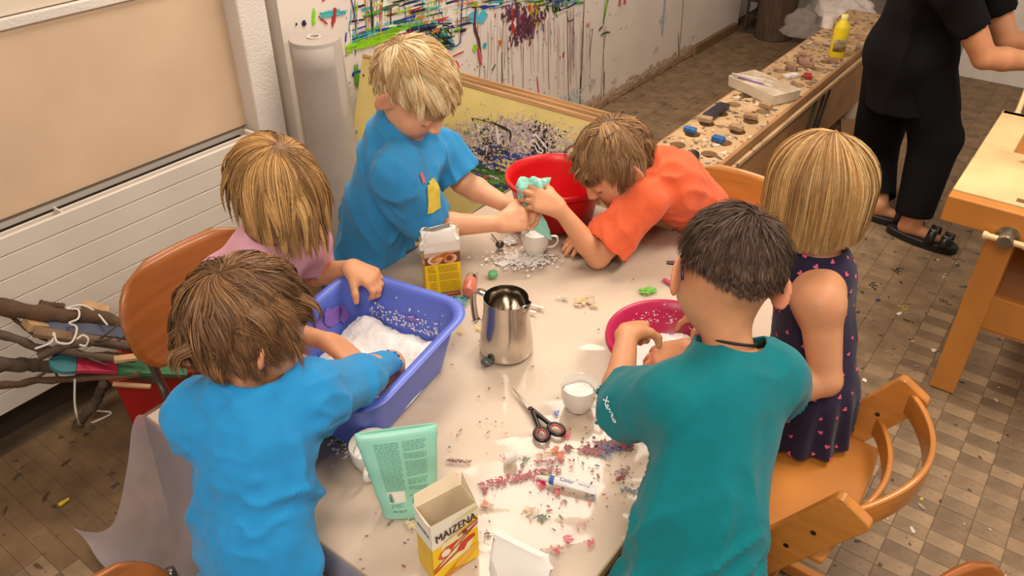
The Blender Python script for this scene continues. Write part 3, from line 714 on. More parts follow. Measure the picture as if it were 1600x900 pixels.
crc = np.array([-1.012, 1.822, 0.0])
cr = open_box('plastic_crate', 'red plastic crate full of scrap wood beside the radiator', crc, cax, (.25, .20, .20), .005, m_red, 'crate')
m_bark = mat('brown_bark', (104, 76, 52), .85, var=.4, scale=9, bump=.9, bscale=60)
m_bark2 = mat('grey_bark', (92, 74, 58), .85, var=.35, scale=12, bump=.9, bscale=70)
m_lath = mat('raw_pine', (188, 150, 106), .65, var=.2, scale=8, stretch=(1, 1, 8))
m_old = mat('weathered_wood', (120, 90, 64), .75, var=.3, scale=10)
def branch(label, pts, r0, r1, m, twigs=0):
    t = thing('branch', np.asarray(pts[0]), label, 'branch', 'sticks in the wood pile')
    p = np.array(bez(pts, 26)); p += np.c_[vnoise(p * 18, 3, 2), vnoise(p * 18, 4, 2), vnoise(p * 18, 5, 2)] * .006
    rs = np.linspace(r0, r1, len(p)) * (1 + .12 * np.sin(np.arange(len(p)) * 1.7))
    stem_ = MB().tube(list(p), list(rs), 10).build('stem', m, t, smooth='auto')
    for k in range(twigs):
        i = random.randint(4, len(p) - 5); d = nrm(nrm(p[i + 1] - p[i]) + rng.normal(0, .8, 3)); d[2] = abs(d[2]) * .5
        MB().tube([p[i], p[i] + d * .05, p[i] + d * .10 + ZD * .006], [rs[i] * .4, rs[i] * .3, rs[i] * .12], 6).build('twig', m, stem_, smooth=True)
    return t
def Q(px, py, v): return PV(px, py, v)
branch('thick mottled bark branch lying on top of the wood pile', [Q(-60, 468, 1.99), Q(60, 488, 1.96), Q(130, 494, 1.93), Q(205, 508, 1.88)], .022, .019, m_bark, 1)
branch('thick grey branch sticking out to the left below the red paddle', [Q(-60, 570, 1.93), Q(30, 570, 1.92), Q(90, 572, 1.90), Q(250, 592, 1.78)], .020, .014, m_bark2)
branch('thin knobbly branch lowest in the pile', [Q(-50, 606, 1.90), Q(20, 600, 1.90), Q(80, 592, 1.88), Q(150, 590, 1.80), Q(220, 584, 1.72)], .010, .008, m_bark, 3)
branch('dark bent branch rising to the left edge of the pile', [Q(-40, 508, 1.96), Q(20, 530, 1.93), Q(70, 545, 1.88), Q(140, 556, 1.80), Q(210, 562, 1.72)], .012, .009, m_bark2, 2)
branch('dark twiggy branch crossing the middle of the pile', [Q(60, 556, 1.86), Q(115, 540, 1.84), Q(160, 536, 1.80), Q(240, 548, 1.72)], .011, .008, m_bark2, 3)
branch('slim dark stick slanting down from the upper left of the pile', [Q(-10, 470, 2.02), Q(30, 505, 1.98), Q(75, 532, 1.93)], .006, .004, m_bark2, 1)
branch('short stub of bark behind the thick mottled branch', [Q(62, 474, 2.03), Q(100, 480, 2.01)], .012, .010, m_bark)
branch('thin dark twig lying just above the red paddle', [Q(110, 558, 1.83), Q(170, 552, 1.79), Q(240, 556, 1.72)], .006, .004, m_bark)
def plank(label, a, b, w, th, m, cols=None):
    a, b = np.asarray(a, float), np.asarray(b, float); d = nrm(b - a); sdv = nrm(np.cross(ZD, d)); upv = np.cross(d, sdv)
    o = MB().box((a + b) / 2, (np.linalg.norm(b - a), w, th), (d, sdv, upv)).build('plank', m, bevel=.002)
    return tag(o, label, 'plank', 'boards in the wood pile')
plank('long board painted slate blue in the wood pile', Q(66, 510, 1.94), Q(262, 532, 1.80), .05, .022, mat('slate_blue_paint', (74, 80, 98), .6, var=.15))
plank('short bare end of light wood at the end of the slate blue board', Q(40, 506, 1.95), Q(70, 509, 1.945), .051, .023, m_lath)
plank('narrow dark board under the slate blue one', Q(52, 518, 1.90), Q(250, 548, 1.76), .035, .012, m_old)
plank('pale pine lath laid across the green end of the paddle', Q(178, 562, 1.70), Q(296, 548, 1.62), .022, .010, m_lath)
plank('light plank stub standing up behind the branches', Q(128, 474, 2.00), Q(170, 486, 1.96), .03, .014, m_lath)
plank('short pale stick poking out under the paddle towards the table', Q(176, 600, 1.70), Q(236, 604, 1.64), .012, .008, m_lath)
plank('thin lath lying deep in the red crate', R(.78, 1.93, .19), R(.95, 1.84, .195), .02, .008, m_old)
plank('reddish lath end in the crate next to the chair', Q(268, 566, 1.68), Q(312, 572, 1.60), .022, .01, mat('reddish_wood', (150, 104, 72), .7))
# painted paddle
pad = thing('wooden_paddle', Q(150, 568, 1.80), 'wooden paddle painted red, green and blue on the wood pile', 'paddle')
pa, pb_ = Q(76, 566, 1.850), Q(292, 578, 1.690); pd = nrm(pb_ - pa); ps = nrm(np.cross(ZD, pd)); pu = np.cross(pd, ps)
Lp = np.linalg.norm(pb_ - pa)
def pad_part(name, x0, x1, col, blade=False):
    n = 16; up_, lo_ = [], []
    for k in range(n + 1):
        x = x0 + (x1 - x0) * k / n; hw = .040 * math.sqrt(max(0, 1 - ((x - .040) / .040) ** 2)) if x < .040 else .030 + .010 * math.exp(-((x - .040) / .03) ** 2)
        up_.append((x, max(hw, .0015))); lo_.append((x, -max(hw, .0015)))
    MB().prism(up_ + lo_[::-1], pa - pu * .006, pd, ps, pu, .012).build(name, mat('paddle_' + name, col, .5, var=.15, scale=14), pad, bevel=.002)
pad_part('blue_green_tip', 0, .062, (54, 116, 124)); pad_part('red_handle', .0622, .155, (172, 40, 66)); pad_part('green_end', .1552, Lp, (52, 112, 70))
# leg prop, white cord
branch('short slanting post standing on the floor in front of the crate', [P(122, 662, .004), P(145, 632, .09), P(162, 600, .17)], .014, .013, m_bark2)
m_cord = mat('white_cord', (214, 206, 196), .6)
for lab, pts in (('white cord looped over the branches on the wood pile', [Q(55, 545, 1.85), Q(80, 535, 1.86), Q(84, 520, 1.87), Q(90, 535, 1.85), Q(112, 535, 1.83), Q(120, 512, 1.86), Q(108, 505, 1.90), Q(122, 498, 1.90), Q(122, 484, 1.93), Q(104, 482, 1.95), Q(128, 477, 1.96), Q(150, 488, 1.92), Q(168, 508, 1.86)]),
                 ('white cord hanging from the pile down to the floor', [Q(117, 592, 1.80), Q(117, 630, 1.80), Q(122, 655, 1.82), P(128, 664, .004), P(150, 658, .004), P(174, 645, .004), P(150, 642, .02)]),
                 ('short white cord hooked round a branch end', [Q(120, 530, 1.82), Q(130, 524, 1.82), Q(138, 530, 1.81), Q(134, 540, 1.81), Q(124, 539, 1.82)])):
    tag(MB().tube(bez(pts, 70), .0028, 8).build('cord', m_cord, smooth=True), lab, 'cord')
fc = P(102, 786, 0)
tag(MB().lathe(fc + ZD * .006, [(.0001, -.016), (.005, -.016), (.006, -.004), (.0045, 0), (.004, .012), (.0001, .013)], 12, (ZD, np.cross(ZD, UD), UD)).build('felt_pen_cap', mat('yellow_plastic', (214, 190, 40), .4), smooth='auto'), 'small yellow pen cap lying on the floor by the plastic sheet', 'pen cap')

# ------------------------------------------------------------------ long paint bench on the right
m_bw = mat('bench_softwood', (196, 160, 118), .6, var=.2, scale=7, stretch=(1, 1, 6), speck=((120, 92, 74), .66, 24))
m_bw2 = mat('bench_board_brown', (164, 120, 78), .6, var=.2, scale=7)
pbx = thing('paint_bench', R(3.5, 1.08, 0), 'long low wooden paint bench with rows of round pot holes', 'bench')
u0, u1, v0, v1, zb = 2.34, 4.66, .955, 1.205, .45
ncol = 19; cw = (u1 - u0) / ncol; n = 16
holes = MB()
for i in range(ncol):
    for j in range(2):
        cu, cv = u0 + (i + .5) * cw, v0 + (j + .5) * (v1 - v0) / 2; hx, hy = cw / 2, (v1 - v0) / 4
        sq = []
        for k in range(n):
            a = 2 * math.pi * (k + .5) / n; c_, s_ = math.cos(a), math.sin(a); m_ = max(abs(c_), abs(s_)); sq.append((cu + hx * c_ / m_, cv + hy * s_ / m_))
        # exact corners
        rr = .030
        ci = [(cu + rr * math.cos(2 * math.pi * (k + .5) / n), cv + rr * math.sin(2 * math.pi * (k + .5) / n)) for k in range(n)]
        corners = {1: (1, 1), 5: (-1, 1), 9: (-1, -1), 13: (1, -1)}
        vs = [R(*p, zb) for p in sq] + [R(*p, zb) for p in ci] + [R(*p, zb - .022) for p in ci] + [R(cu + hx * a, cv + hy * b, zb) for a, b in ((1, 1), (-1, 1), (-1, -1), (1, -1))]
        fs = []
        for k in range(n):
            k2 = (k + 1) % n; f_ = [k, k2, n + k2, n + k]
            if k == 1: f_ = [k, 48, k2, n + k2, n + k]
            if k == 5: f_ = [k, 49, k2, n + k2, n + k]
            if k == 9: f_ = [k, 50, k2, n + k2, n + k]
            if k == 13: f_ = [k, 51, k2, n + k2, n + k]
            fs.append(tuple(f_)); fs.append((n + k, n + k2, 2 * n + k2, 2 * n + k))
        holes.add(vs, fs)
holes.build('holed_top', m_bw, pbx)
MB().box(R((u0 + u1) / 2, (v0 + v1) / 2, .26), (u1 - u0, v1 - v0 - .01, .016)).build('lower_shelf', m_bw2, pbx)
MB().box(R((u0 + u1) / 2, v0 - .012, zb - .012), (u1 - u0, .016, .045)).build('front_rail', m_bw2, pbx, bevel=.003)
MB().box(R((u0 + u1) / 2, v0 - .030, zb - .03), (u1 - u0, .016, .018)).build('front_lath', m_bw, pbx, bevel=.002)
MB().box(R((u0 + u1) / 2, v0 - .006, .28), (u1 - u0, .012, .28)).build('front_board', m_bw2, pbx, bevel=.002)
MB().box(R((u0 + u1) / 2, v1 + .006, .30), (u1 - u0, .012, .29)).build('back_board', m_bw2, pbx, bevel=.002)
for u in (u0 + .006, u1 - .006): MB().box(R(u, (v0 + v1) / 2, .215), (.012, v1 - v0, .428)).build('end_board', m_bw2, pbx)
for u in (u0 + .1, 3.5, u1 - .1):
    for v in (v0 + .02, v1 - .02): MB().box(R(u, v, .07), (.04, .04, .14)).build('foot', m_bw2, pbx)
bp_ = Paint(R(0, 0, zb), UD, VD, ZD, .0006)
for k in range(700):
    u, v = rng.uniform(u0, u1), rng.uniform(v0, v1)
    cu = (u - u0) / cw % 1 - .5; cv = ((v - v0) / ((v1 - v0) / 2)) % 1 - .5
    if math.hypot(cu * cw, cv * (v1 - v0) / 2) < .038: continue
    bp_.blot(u, v, rng.uniform(.002, .010), random.choice([(130, 108, 90), (150, 124, 112), (104, 86, 72), (214, 200, 184), (110, 116, 136), (170, 146, 122), (136, 112, 94), (206, 186, 160), (84, 74, 66), (176, 140, 104)]), n=8, ax=rng.uniform(.6, 2.4), rot=rng.uniform(0, 3), jit=.5)
bp_.build('paint_stains', m_paint, pbx)
def slab_on_bench(label, px, py, l, w, h, col, rot=0, name='paint_block', gl=.4, grp='blocks lying between the pot holes'):
    p = P(px, py, zb + .001); c_, s_ = math.cos(rot), math.sin(rot)
    ax = (UD * c_ + VD * s_, -UD * s_ + VD * c_, ZD)
    return tag(MB().box(p + ZD * h / 2, (l, w, h), ax).build(name, mat('block_%d_%d_%d' % col, col, gl, var=.25, scale=40), bevel=.003), label, 'block', grp)
slab_on_bench('bright blue paint-covered block nearest the holes at the near end of the bench', 1122, 221, .030, .045, .02, (40, 100, 160))
slab_on_bench('blue paint-covered block beside the girl, second hole from the bench end', 1078, 206, .028, .045, .018, (52, 112, 170))
slab_on_bench('long black block at the far edge of the bench behind the holes', 1118, 178, .16, .045, .022, (46, 46, 54))
for k, (x, y, c) in enumerate(((1150, 203, (176, 142, 106)), (1172, 185, (170, 134, 98)), (1102, 190, (180, 148, 112)), (1196, 168, (176, 144, 108)), (1258, 86, (186, 152, 114)), (1300, 98, (150, 112, 90)), (1332, 68, (180, 146, 108)), (1345, 62, (170, 136, 104)), (1262, 104, (160, 120, 96)), (1236, 110, (140, 108, 88)), (1345, 80, (150, 120, 100)))):
    slab_on_bench(('wooden block beside the nearest row of pot holes, between the two blue ones', 'wooden block at the right rim of the bench just before the tray', 'wooden block behind the blue block on the bench edge', 'wooden block lying right under the front of the cream tray', 'pale wooden block left of the yellow bottle', 'reddish brown block touching the foot of the yellow bottle', 'pale block behind the yellow bottle near the bench end', 'farthest pale block, by the adult in black', 'brown block behind the clear dish', 'dark brown block left of the clear dish', 'brown block right of the yellow bottle near the front rail')[k], x, y, .03, .05, .02, c, rng.uniform(-.3, .3))
slab_on_bench('red paint-smeared block behind the white tray', 1262, 122, .045, .03, .018, (166, 40, 40), .4)
slab_on_bench('white crumpled wipe next to the red block on the bench', 1236, 121, .07, .03, .016, (226, 220, 214), -.5, 'paper_wipe', .8, None)
slab_on_bench('light blue stained block beside the yellow bottle', 1347, 76, .03, .04, .012, (90, 150, 190), .2)
# clear plastic cup, tray with brushes, bottles
m_clear = film('clear_cup_plastic', (224, 216, 210), .25, .1)
cupc = P(1083, 258, zb + .002)
tag(MB().lathe(cupc, [(.0001, .002), (.024, .002), (.030, .05), (.0285, .05), (.023, .004), (.0001, .004)], 32, (ZD * .5 + UD * .86, VD, nrm(UD * -.5 + ZD * .86))).build('plastic_cup', m_clear, smooth='auto'), 'clear plastic cup lying at the near end of the paint bench', 'cup')
cupc = P(1256, 98, zb + .002)
tag(MB().lathe(cupc, [(.0001, .002), (.034, .002), (.036, .018), (.034, .018), (.032, .004), (.0001, .004)], 32).build('plastic_dish', film('pink_dish_plastic', (214, 160, 150), .45, .15), smooth='auto'), 'low clear plastic dish with reddish paint on the bench', 'dish')
m_tray = mat('tray_cream', (206, 190, 168), .5, var=.06)
tr = thing('brush_tray', R(3.13, 1.08, zb + .0035), 'shallow cream tray with brushes standing across the paint bench', 'tray')
ta = math.radians(-24); tx = UD * math.cos(ta) + VD * math.sin(ta); ty = -UD * math.sin(ta) + VD * math.cos(ta); tc_ = R(3.20, 1.10, zb + .0035)
def tring(k, z, d): return [tc_ + tx * x + ty * y + ZD * z for x, y in rrect(.075 * k - d, .135 * k - d, .006, 3)]
MB().ring_loft([tring(.97, 0, 0), tring(1, .042, 0), tring(1, .042, .004), tring(.97, .004, .004)]).build('body', m_tray, tr, smooth='auto')
for k, (a, b, r, c) in enumerate((((-.05, .14, .046), (.02, -.04, .05), .003, (226, 220, 214)), ((-.03, .12, .03), (.0, -.05, .04), .005, (124, 96, 160)), ((.04, .03, .05), (.06, -.08, .05), .0026, (196, 170, 140)), ((.02, .05, .05), (.05, -.02, .05), .0022, (190, 150, 120)))):
    A_ = tc_ + tx * a[0] + ty * a[1] + ZD * a[2]; B_ = tc_ + tx * b[0] + ty * b[1] + ZD * b[2]
    t = thing('paint_brush', A_, ('white-handled brush sticking out over the corner of the cream tray', 'violet brush lying inside the cream tray', 'thin tan brush across the right of the cream tray', 'small brown stick in the middle of the cream tray')[k], 'brush', 'brushes in the tray')
    MB().tube([A_, A_ + (B_ - A_) * .75], [r * .8, r], 8).build('handle', mat('brush_%d' % k, c, .4), t, smooth=True)
    MB().tube([A_ + (B_ - A_) * .75, B_], [r * 1.1, r * .7], 8).build('bristles', mat('bristle_grey', (200, 194, 186), .6), t, smooth=True)
def bottle(label, base, r, h, col, capcol, labcol=None, tilt=0.0):
    t = thing('paint_bottle', base, label, 'bottle')
    MB().lathe(base, [(.0001, 0), (r * .94, 0), (r, .006), (r, h * .70), (r * .92, h * .75), (r * .45, h * .88), (r * .40, h * .91), (.0001, h * .91)], 32).build('body', mat('bottle_%d_%d_%d' % col, col, .35, var=.06), t, smooth='auto')
    MB().lathe(base, [(r * .46, h * .90), (r * .46, h * .985), (r * .40, h), (.0001, h)], 24).build('cap', mat('cap_%d_%d_%d' % capcol, capcol, .4), t, smooth='auto')
    if labcol:
        a = np.linspace(-2.6, -.2, 18)
        D = np.array([[base + (r + .0006) * (math.cos(x) * np.array([1, 0, 0]) + math.sin(x) * np.array([0, 1., 0])) + ZD * z for z in (h * .16, h * .46)] for x in a]).reshape(-1, 3)
        mesh_obj('label', D, np.array([(2 * i, 2 * i + 2, 2 * i + 3, 2 * i + 1) for i in range(17)]), mat('worn_label', labcol, .6, var=.5, scale=18, speck=((52, 46, 44), .52, 14)), t, smooth=True, solid=.0004)
    return t
bottle('tall yellow paint bottle standing on the paint bench', P(1306, 88, zb + .001), .034, .19, (222, 196, 26), (232, 220, 130), (196, 170, 120))
bottle('white plastic bottle on the floor beside the paint bench', P(1326, 182, .012), .036, .16, (206, 188, 166), (222, 210, 196))
tag(MB().box(P(1345, 186, .006), (.45, .20, .010), (nrm(UD * .9 + VD * .3), nrm(VD * .9 - UD * .3), ZD)).build('cardboard_sheet', mat('brown_cardboard', (186, 146, 104), .8, var=.08)), 'flat sheet of brown cardboard on the floor by the paint bench', 'cardboard')
for k, (dx, c) in enumerate(((0, (44, 60, 40)), (.03, (40, 36, 34)), (.05, (60, 46, 36)))):
    a = R(3.30 + dx * 3, .925, .15); b = R(3.38 + dx * 3.4, .925, .40)
    tag(MB().tube([a, b], .006, 8).build('stirring_stick', mat('stick_%d' % k, c, .6), smooth=True), ('dark green stick leaning on the front of the paint bench', 'black stick leaning on the front of the paint bench', 'brown stick leaning on the front of the paint bench')[k], 'stick')
# far end: panel, drum, rack, cloths
tag(MB().box(R(5.36, 1.15, .62), (.03, .84, .44)).build('end_panel', mat('brown_panel', (132, 88, 52), .6, var=.25, scale=6)), 'brown wooden panel standing across the far end of the paint bench', 'panel')
m_drum = mat('rusty_drum', (92, 72, 56), .6, var=.25, scale=7, stretch=(6, 6, 1))
dr = P(1207, 58, 0); drum = thing('metal_drum', dr, 'brown-grey metal drum standing on the floor near the far corner', 'drum')
MB().lathe(dr, [(.0001, .002), (.118, .002), (.122, .006), (.125, .30), (.128, .31), (.125, .32), (.125, .55), (.128, .56), (.120, .56), (.118, .02), (.0001, .02)], 48).build('body', m_drum, drum, smooth='auto')
rk = thing('wire_rack', R(5.5, 2.0, 0), 'dark shelf rack in the far corner behind the drum', 'rack')
for z in (.10, .20, .30, .40, .50, .60): MB().box(R(5.53, 1.96, z), (.22, .24, .012)).build('shelf', mat('dark_rack', (62, 54, 48), .6), rk)
for u in (5.43, 5.63):
    for v in (1.85, 2.07): MB().box(R(u, v, .33), (.016, .016, .66)).build('post', mat('dark_rack'), rk)
def cloth(label, px, py, z, r, h, col, seed):
    c = P(px, py, z); n, m_ = 26, 40; V = [c + ZD * h]
    for i in range(1, n):
        for j in range(m_):
            a = 2 * math.pi * j / m_; q = i / (n - 1)
            V.append(c + np.array([math.cos(a) * r * 1.2 * q, math.sin(a) * r * q, h * (1 - q ** 1.8)]))
    V = np.array(V); d = vnoise((V - c) * 14, seed, 3); V += (V - c) / (np.linalg.norm(V - c, axis=1)[:, None] + 1e-6) * (d * .035)[:, None]
    V[:, 2] = np.maximum(V[:, 2], z + .002)
    F = [(0, 1 + j, 1 + (j + 1) % m_) for j in range(m_)] + [(1 + i * m_ + j, 1 + (i + 1) * m_ + j, 1 + (i + 1) * m_ + (j + 1) % m_, 1 + i * m_ + (j + 1) % m_) for i in range(n - 2) for j in range(m_)]
    return tag(mesh_obj('crumpled_cloth', V, F, mat('cloth_%d' % seed, col, .85, var=.12, bump=.2, bscale=80), smooth=True), label, 'cloth')
crate2 = open_box('wooden_box', 'low brown box carrying the crumpled cloths beyond the drum', R(5.12, 1.22, 0), (UD, VD), (.30, .40, .26), .012, m_bw2, 'box', 1.0, False)
cloth('grey crumpled cloth bundle between the drum and the bench', 1262, 50, .262, .13, .14, (128, 116, 108), 21)
cloth('white crumpled cloth bundle at the far end of the bench', 1318, 26, .30, .15, .16, (210, 196, 188), 22)
tag(MB().lathe(P(1292, 42, zb), [(.0001, 0), (.03, 0), (.03, .05), (.027, .06), (.0001, .06)], 24).build('paint_tub', mat('white_tub', (220, 206, 194), .5), smooth='auto'), 'small white tub behind the yellow bottle', 'tub')

# ------------------------------------------------------------------ carpenter's bench on the right
m_wb = mat('workbench_beech', (222, 186, 134), .45, var=.16, scale=6, stretch=(1, 1, 1), speck=((150, 104, 60), .66, 9))
m_wbs = mat('workbench_side', (196, 128, 56), .4, var=.12, scale=6, coat=.2)
wbn = thing('workbench', R(2.7, -.6, 0), 'low beech carpenter bench with a front vice on the right', 'workbench')
zt = .65
MB().box(R(2.4955, -.54, zt - .0385), (.359, 1.52, .077)).build('bench_top', m_wb, wbn, bevel=.004)
MB().box(R(2.284, -.54, zt - .0385), (.042, 1.52, .077)).build('vice_jaw', m_wbs, wbn, bevel=.004)
MB().box(R(2.845, .175, zt - .03), (.34, .09, .06)).build('tray_end', m_wb, wbn, bevel=.004)
MB().box(R(2.845, -.58, zt - .055), (.34, 1.42, .012)).build('tool_tray', m_wbs, wbn)
MB().box(R(3.0, -.54, zt - .03), (.03, 1.52, .06)).build('tray_edge', m_wb, wbn, bevel=.003)
for u, v in ((2.345, .05), (2.36, -.12), (2.345, -.3)):
    MB().box(R(u, v, zt + .0004), (.022, .034, .001)).build('dog_hole_shade', mat('hole_shade', (110, 74, 40), .8), wbn)  # flat plates on the top, the shade inside the holes given as dark colour
for u in (2.33, 2.93):
    MB().box(R(u, .065, .29), (.05, .07, .575)).build('leg', m_wbs, wbn, bevel=.004)
    MB().box(R(u, -1.1, .29), (.05, .07, .575)).build('leg', m_wbs, wbn, bevel=.004)
for u in (2.345, 2.93): MB().box(R(u, -.52, .30), (.028, 1.12, .11)).build('long_rail', m_wbs, wbn, bevel=.003)
MB().box(R(2.63, .065, .30), (.56, .03, .11)).build('short_rail', m_wbs, wbn, bevel=.003)
MB().box(R(2.63, -.52, .24), (.58, 1.1, .012)).build('lower_shelf', m_wbs, wbn)
sc = PU(1573, 372, 2.255)
MB().lathe(sc, [(.0001, .030), (.016, .030), (.020, .026), (.020, -.030), (.0001, -.030)], 24, (ZD, VD, -UD)).build('vice_screw', mat('steel_screw', (150, 136, 116), .35, .8), wbn, smooth='auto')
MB().lathe(sc + ZD * .0 - UD * .018, [(.0001, -.055), (.010, -.055), (.012, -.05), (.0085, -.04), (.0085, .04), (.012, .05), (.010, .055), (.0001, .055)], 16, (UD, ZD, VD)).build('vice_handle', m_wb, wbn, smooth='auto')
MB().lathe(sc + UD * .008, [(.0001, .004), (.030, .004), (.030, -.004), (.0001, -.004)], 24, (ZD, VD, -UD)).build('vice_flange', mat('steel_screw'), wbn, smooth='auto')
dh = PY(1588, 182, 2.55); dt = PY(1612, 120, 2.62)
tag(MB().tube([dh, dh + (dt - dh) * .06, dh + (dt - dh) * .12, dt, dt + (dt - dh) * 2.5], [.012, .0135, .009, .0085, .0085], 14).build('broom_handle', m_wb, smooth='auto'), 'thin wooden handle with a knob end leaning in from the edge above the carpenter bench', 'handle')
# ------------------------------------------------------------------ people: distance-field bodies meshed as one continuous surface
class Field:
    def __init__(s): s.p = []
    def cone(s, a, b, r1, r2, k=.02, flat=None, cap=False):
        """tapered capsule; flat = (direction, factor) squeezes it along direction; cap cuts the far end off square"""
        s.p.append(('c', np.asarray(a, float), np.asarray(b, float), r1, r2, k, flat, cap)); return s
    def ell(s, c, rad, ax=None, k=.02, sub=False):
        ax = np.eye(3) if ax is None else np.array(ax, float)
        s.p.append(('s' if sub else 'e', np.asarray(c, float), np.asarray(rad, float), ax, k)); return s
    def chain(s, pts, rs, k=.02):
        for i in range(len(pts) - 1): s.cone(pts[i], pts[i + 1], rs[i], rs[i + 1], k)
        return s
    @staticmethod
    def _eval(q, X):
        if q[0] == 'c':
            a, b, r1, r2, flat = q[1], q[2], q[3], q[4], q[6]
            ba = b - a; d2 = float(ba @ ba) + 1e-12
            pa = [X[i] - a[i] for i in range(3)]
            t = np.clip((pa[0] * ba[0] + pa[1] * ba[1] + pa[2] * ba[2]) / d2, 0, 1)
            e = [pa[i] - t * ba[i] for i in range(3)]
            if flat is not None:
                n, f = flat; n = nrm(n); m = (e[0] * n[0] + e[1] * n[1] + e[2] * n[2]) * (f - 1)
                e = [e[i] + m * n[i] for i in range(3)]
            d = np.sqrt(e[0] ** 2 + e[1] ** 2 + e[2] ** 2) - (r1 + (r2 - r1) * t)
            if q[7]:
                n = ba / math.sqrt(d2); d = np.maximum(d, (X[0] - b[0]) * n[0] + (X[1] - b[1]) * n[1] + (X[2] - b[2]) * n[2])
            return d
        c, rad, ax = q[1], q[2], q[3]
        pa = [X[i] - c[i] for i in range(3)]; k0 = 0; k1 = 0
        for i in range(3):
            l = pa[0] * ax[i][0] + pa[1] * ax[i][1] + pa[2] * ax[i][2]
            k0 = k0 + (l / rad[i]) ** 2; k1 = k1 + (l / rad[i] ** 2) ** 2
        k0 = np.sqrt(k0); k1 = np.sqrt(k1) + 1e-9
        return k0 * (k0 - 1) / k1
    def bounds(s):
        lo = np.full(3, 9.); hi = np.full(3, -9.)
        for q in s.p:
            b0, b1 = s._bb(q)
            if q[0] != 's': lo = np.minimum(lo, b0); hi = np.maximum(hi, b1)
        return lo, hi
    @staticmethod
    def _bb(q):
        if q[0] == 'c': r = max(q[3], q[4]); return np.minimum(q[1], q[2]) - r, np.maximum(q[1], q[2]) + r
        ext = np.sqrt(sum((q[3][i] * q[2][i]) ** 2 for i in range(3))); return q[1] - ext, q[1] + ext
    def mesh(s, h, warp=None, zmin=None):
        lo, hi = s.bounds(); lo = lo - 4 * h; hi = hi + 4 * h
        if zmin is not None: lo[2] = max(lo[2], zmin)
        n = np.ceil((hi - lo) / h).astype(int) + 1
        D = np.full(n, .06, np.float32)
        axs = [(lo[i] + h * np.arange(n[i])).astype(np.float32) for i in range(3)]
        for q in s.p:
            k = q[5] if q[0] == 'c' else q[4]
            b0, b1 = s._bb(q); m = .025 + k
            i0 = np.clip(np.floor((b0 - m - lo) / h).astype(int), 0, n - 1); i1 = np.clip(np.ceil((b1 + m - lo) / h).astype(int) + 1, 1, n)
            if (i1 <= i0).any(): continue
            sl = tuple(slice(a, b) for a, b in zip(i0, i1))
            X = (axs[0][sl[0]][:, None, None], axs[1][sl[1]][None, :, None], axs[2][sl[2]][None, None, :])
            d = s._eval(q, X).astype(np.float32); v = D[sl]
            if q[0] == 's':
                g = np.maximum(k - np.abs(v + d), 0) / k; D[sl] = np.maximum(v, -d) + g * g * k * .25
            else:
                g = np.maximum(k - np.abs(v - d), 0) / k; D[sl] = np.minimum(v, d) - g * g * k * .25
        return nets(D, lo, h)
def nets(D, lo, h):
    """naive surface nets"""
    S = D < 0; nx, ny, nz = D.shape
    cnt = np.zeros((nx - 1, ny - 1, nz - 1), np.int8)
    for a in (0, 1):
        for b in (0, 1):
            for c in (0, 1): cnt += S[a:nx - 1 + a, b:ny - 1 + b, c:nz - 1 + c]
    act = (cnt > 0) & (cnt < 8)
    ijk = np.argwhere(act); idx = np.full(act.shape, -1, np.int32); idx[act] = np.arange(len(ijk))
    acc = np.zeros((len(ijk), 3)); w = np.zeros(len(ijk))
    corners = [(a, b, c) for a in (0, 1) for b in (0, 1) for c in (0, 1)]
    val = {c: D[ijk[:, 0] + c[0], ijk[:, 1] + c[1], ijk[:, 2] + c[2]].astype(float) for c in corners}
    for c in corners:
        for ax in range(3):
            if c[ax] == 0:
                e = list(c); e[ax] = 1; e = tuple(e)
                m = (val[c] < 0) != (val[e] < 0); t = np.where(m, val[c] / (val[c] - val[e] + 1e-12), 0)
                for i in range(3): acc[:, i] += m * (c[i] + (t if i == ax else 0))
                w += m
    V = lo + h * (ijk + acc / w[:, None])
    faces = []
    for ax in range(3):
        o1, o2 = [(1, 2), (2, 0), (0, 1)][ax]
        sl0 = [slice(None)] * 3; sl1 = [slice(None)] * 3
        sl0[ax] = slice(0, -1); sl1[ax] = slice(1, None)
        a, b = S[tuple(sl0)], S[tuple(sl1)]; ch = np.argwhere(a != b)
        ok = (ch[:, o1] > 0) & (ch[:, o2] > 0) & (ch[:, o1] < D.shape[o1] - 1) & (ch[:, o2] < D.shape[o2] - 1); ch = ch[ok]
        ins = a[tuple(ch.T)]
        def cell(d1, d2):
            q = ch.copy(); q[:, o1] += d1; q[:, o2] += d2; return idx[tuple(q.T)]
        f = np.stack([cell(-1, -1), cell(0, -1), cell(0, 0), cell(-1, 0)], 1)
        f[~ins] = f[~ins][:, ::-1]; faces.append(f)
    F = np.concatenate(faces); F = F[(F >= 0).all(1)]
    return V, F
def relax(V, F, it=2, lam=.5):
    for _ in range(it):
        acc = np.zeros_like(V); w = np.zeros(len(V))
        for a, b in ((0, 1), (1, 2), (2, 3), (3, 0)):
            np.add.at(acc, F[:, a], V[F[:, b]]); np.add.at(acc, F[:, b], V[F[:, a]]); np.add.at(w, F[:, a], 1); np.add.at(w, F[:, b], 1)
        V = V + lam * (acc / np.maximum(w, 1)[:, None] - V)
    return V
def vnormals(V, F):
    n = np.cross(V[F[:, 1]] - V[F[:, 0]], V[F[:, 2]] - V[F[:, 0]]); N = np.zeros_like(V)
    for k in range(F.shape[1]): np.add.at(N, F[:, k], n)
    return N / (np.linalg.norm(N, axis=1)[:, None] + 1e-12)
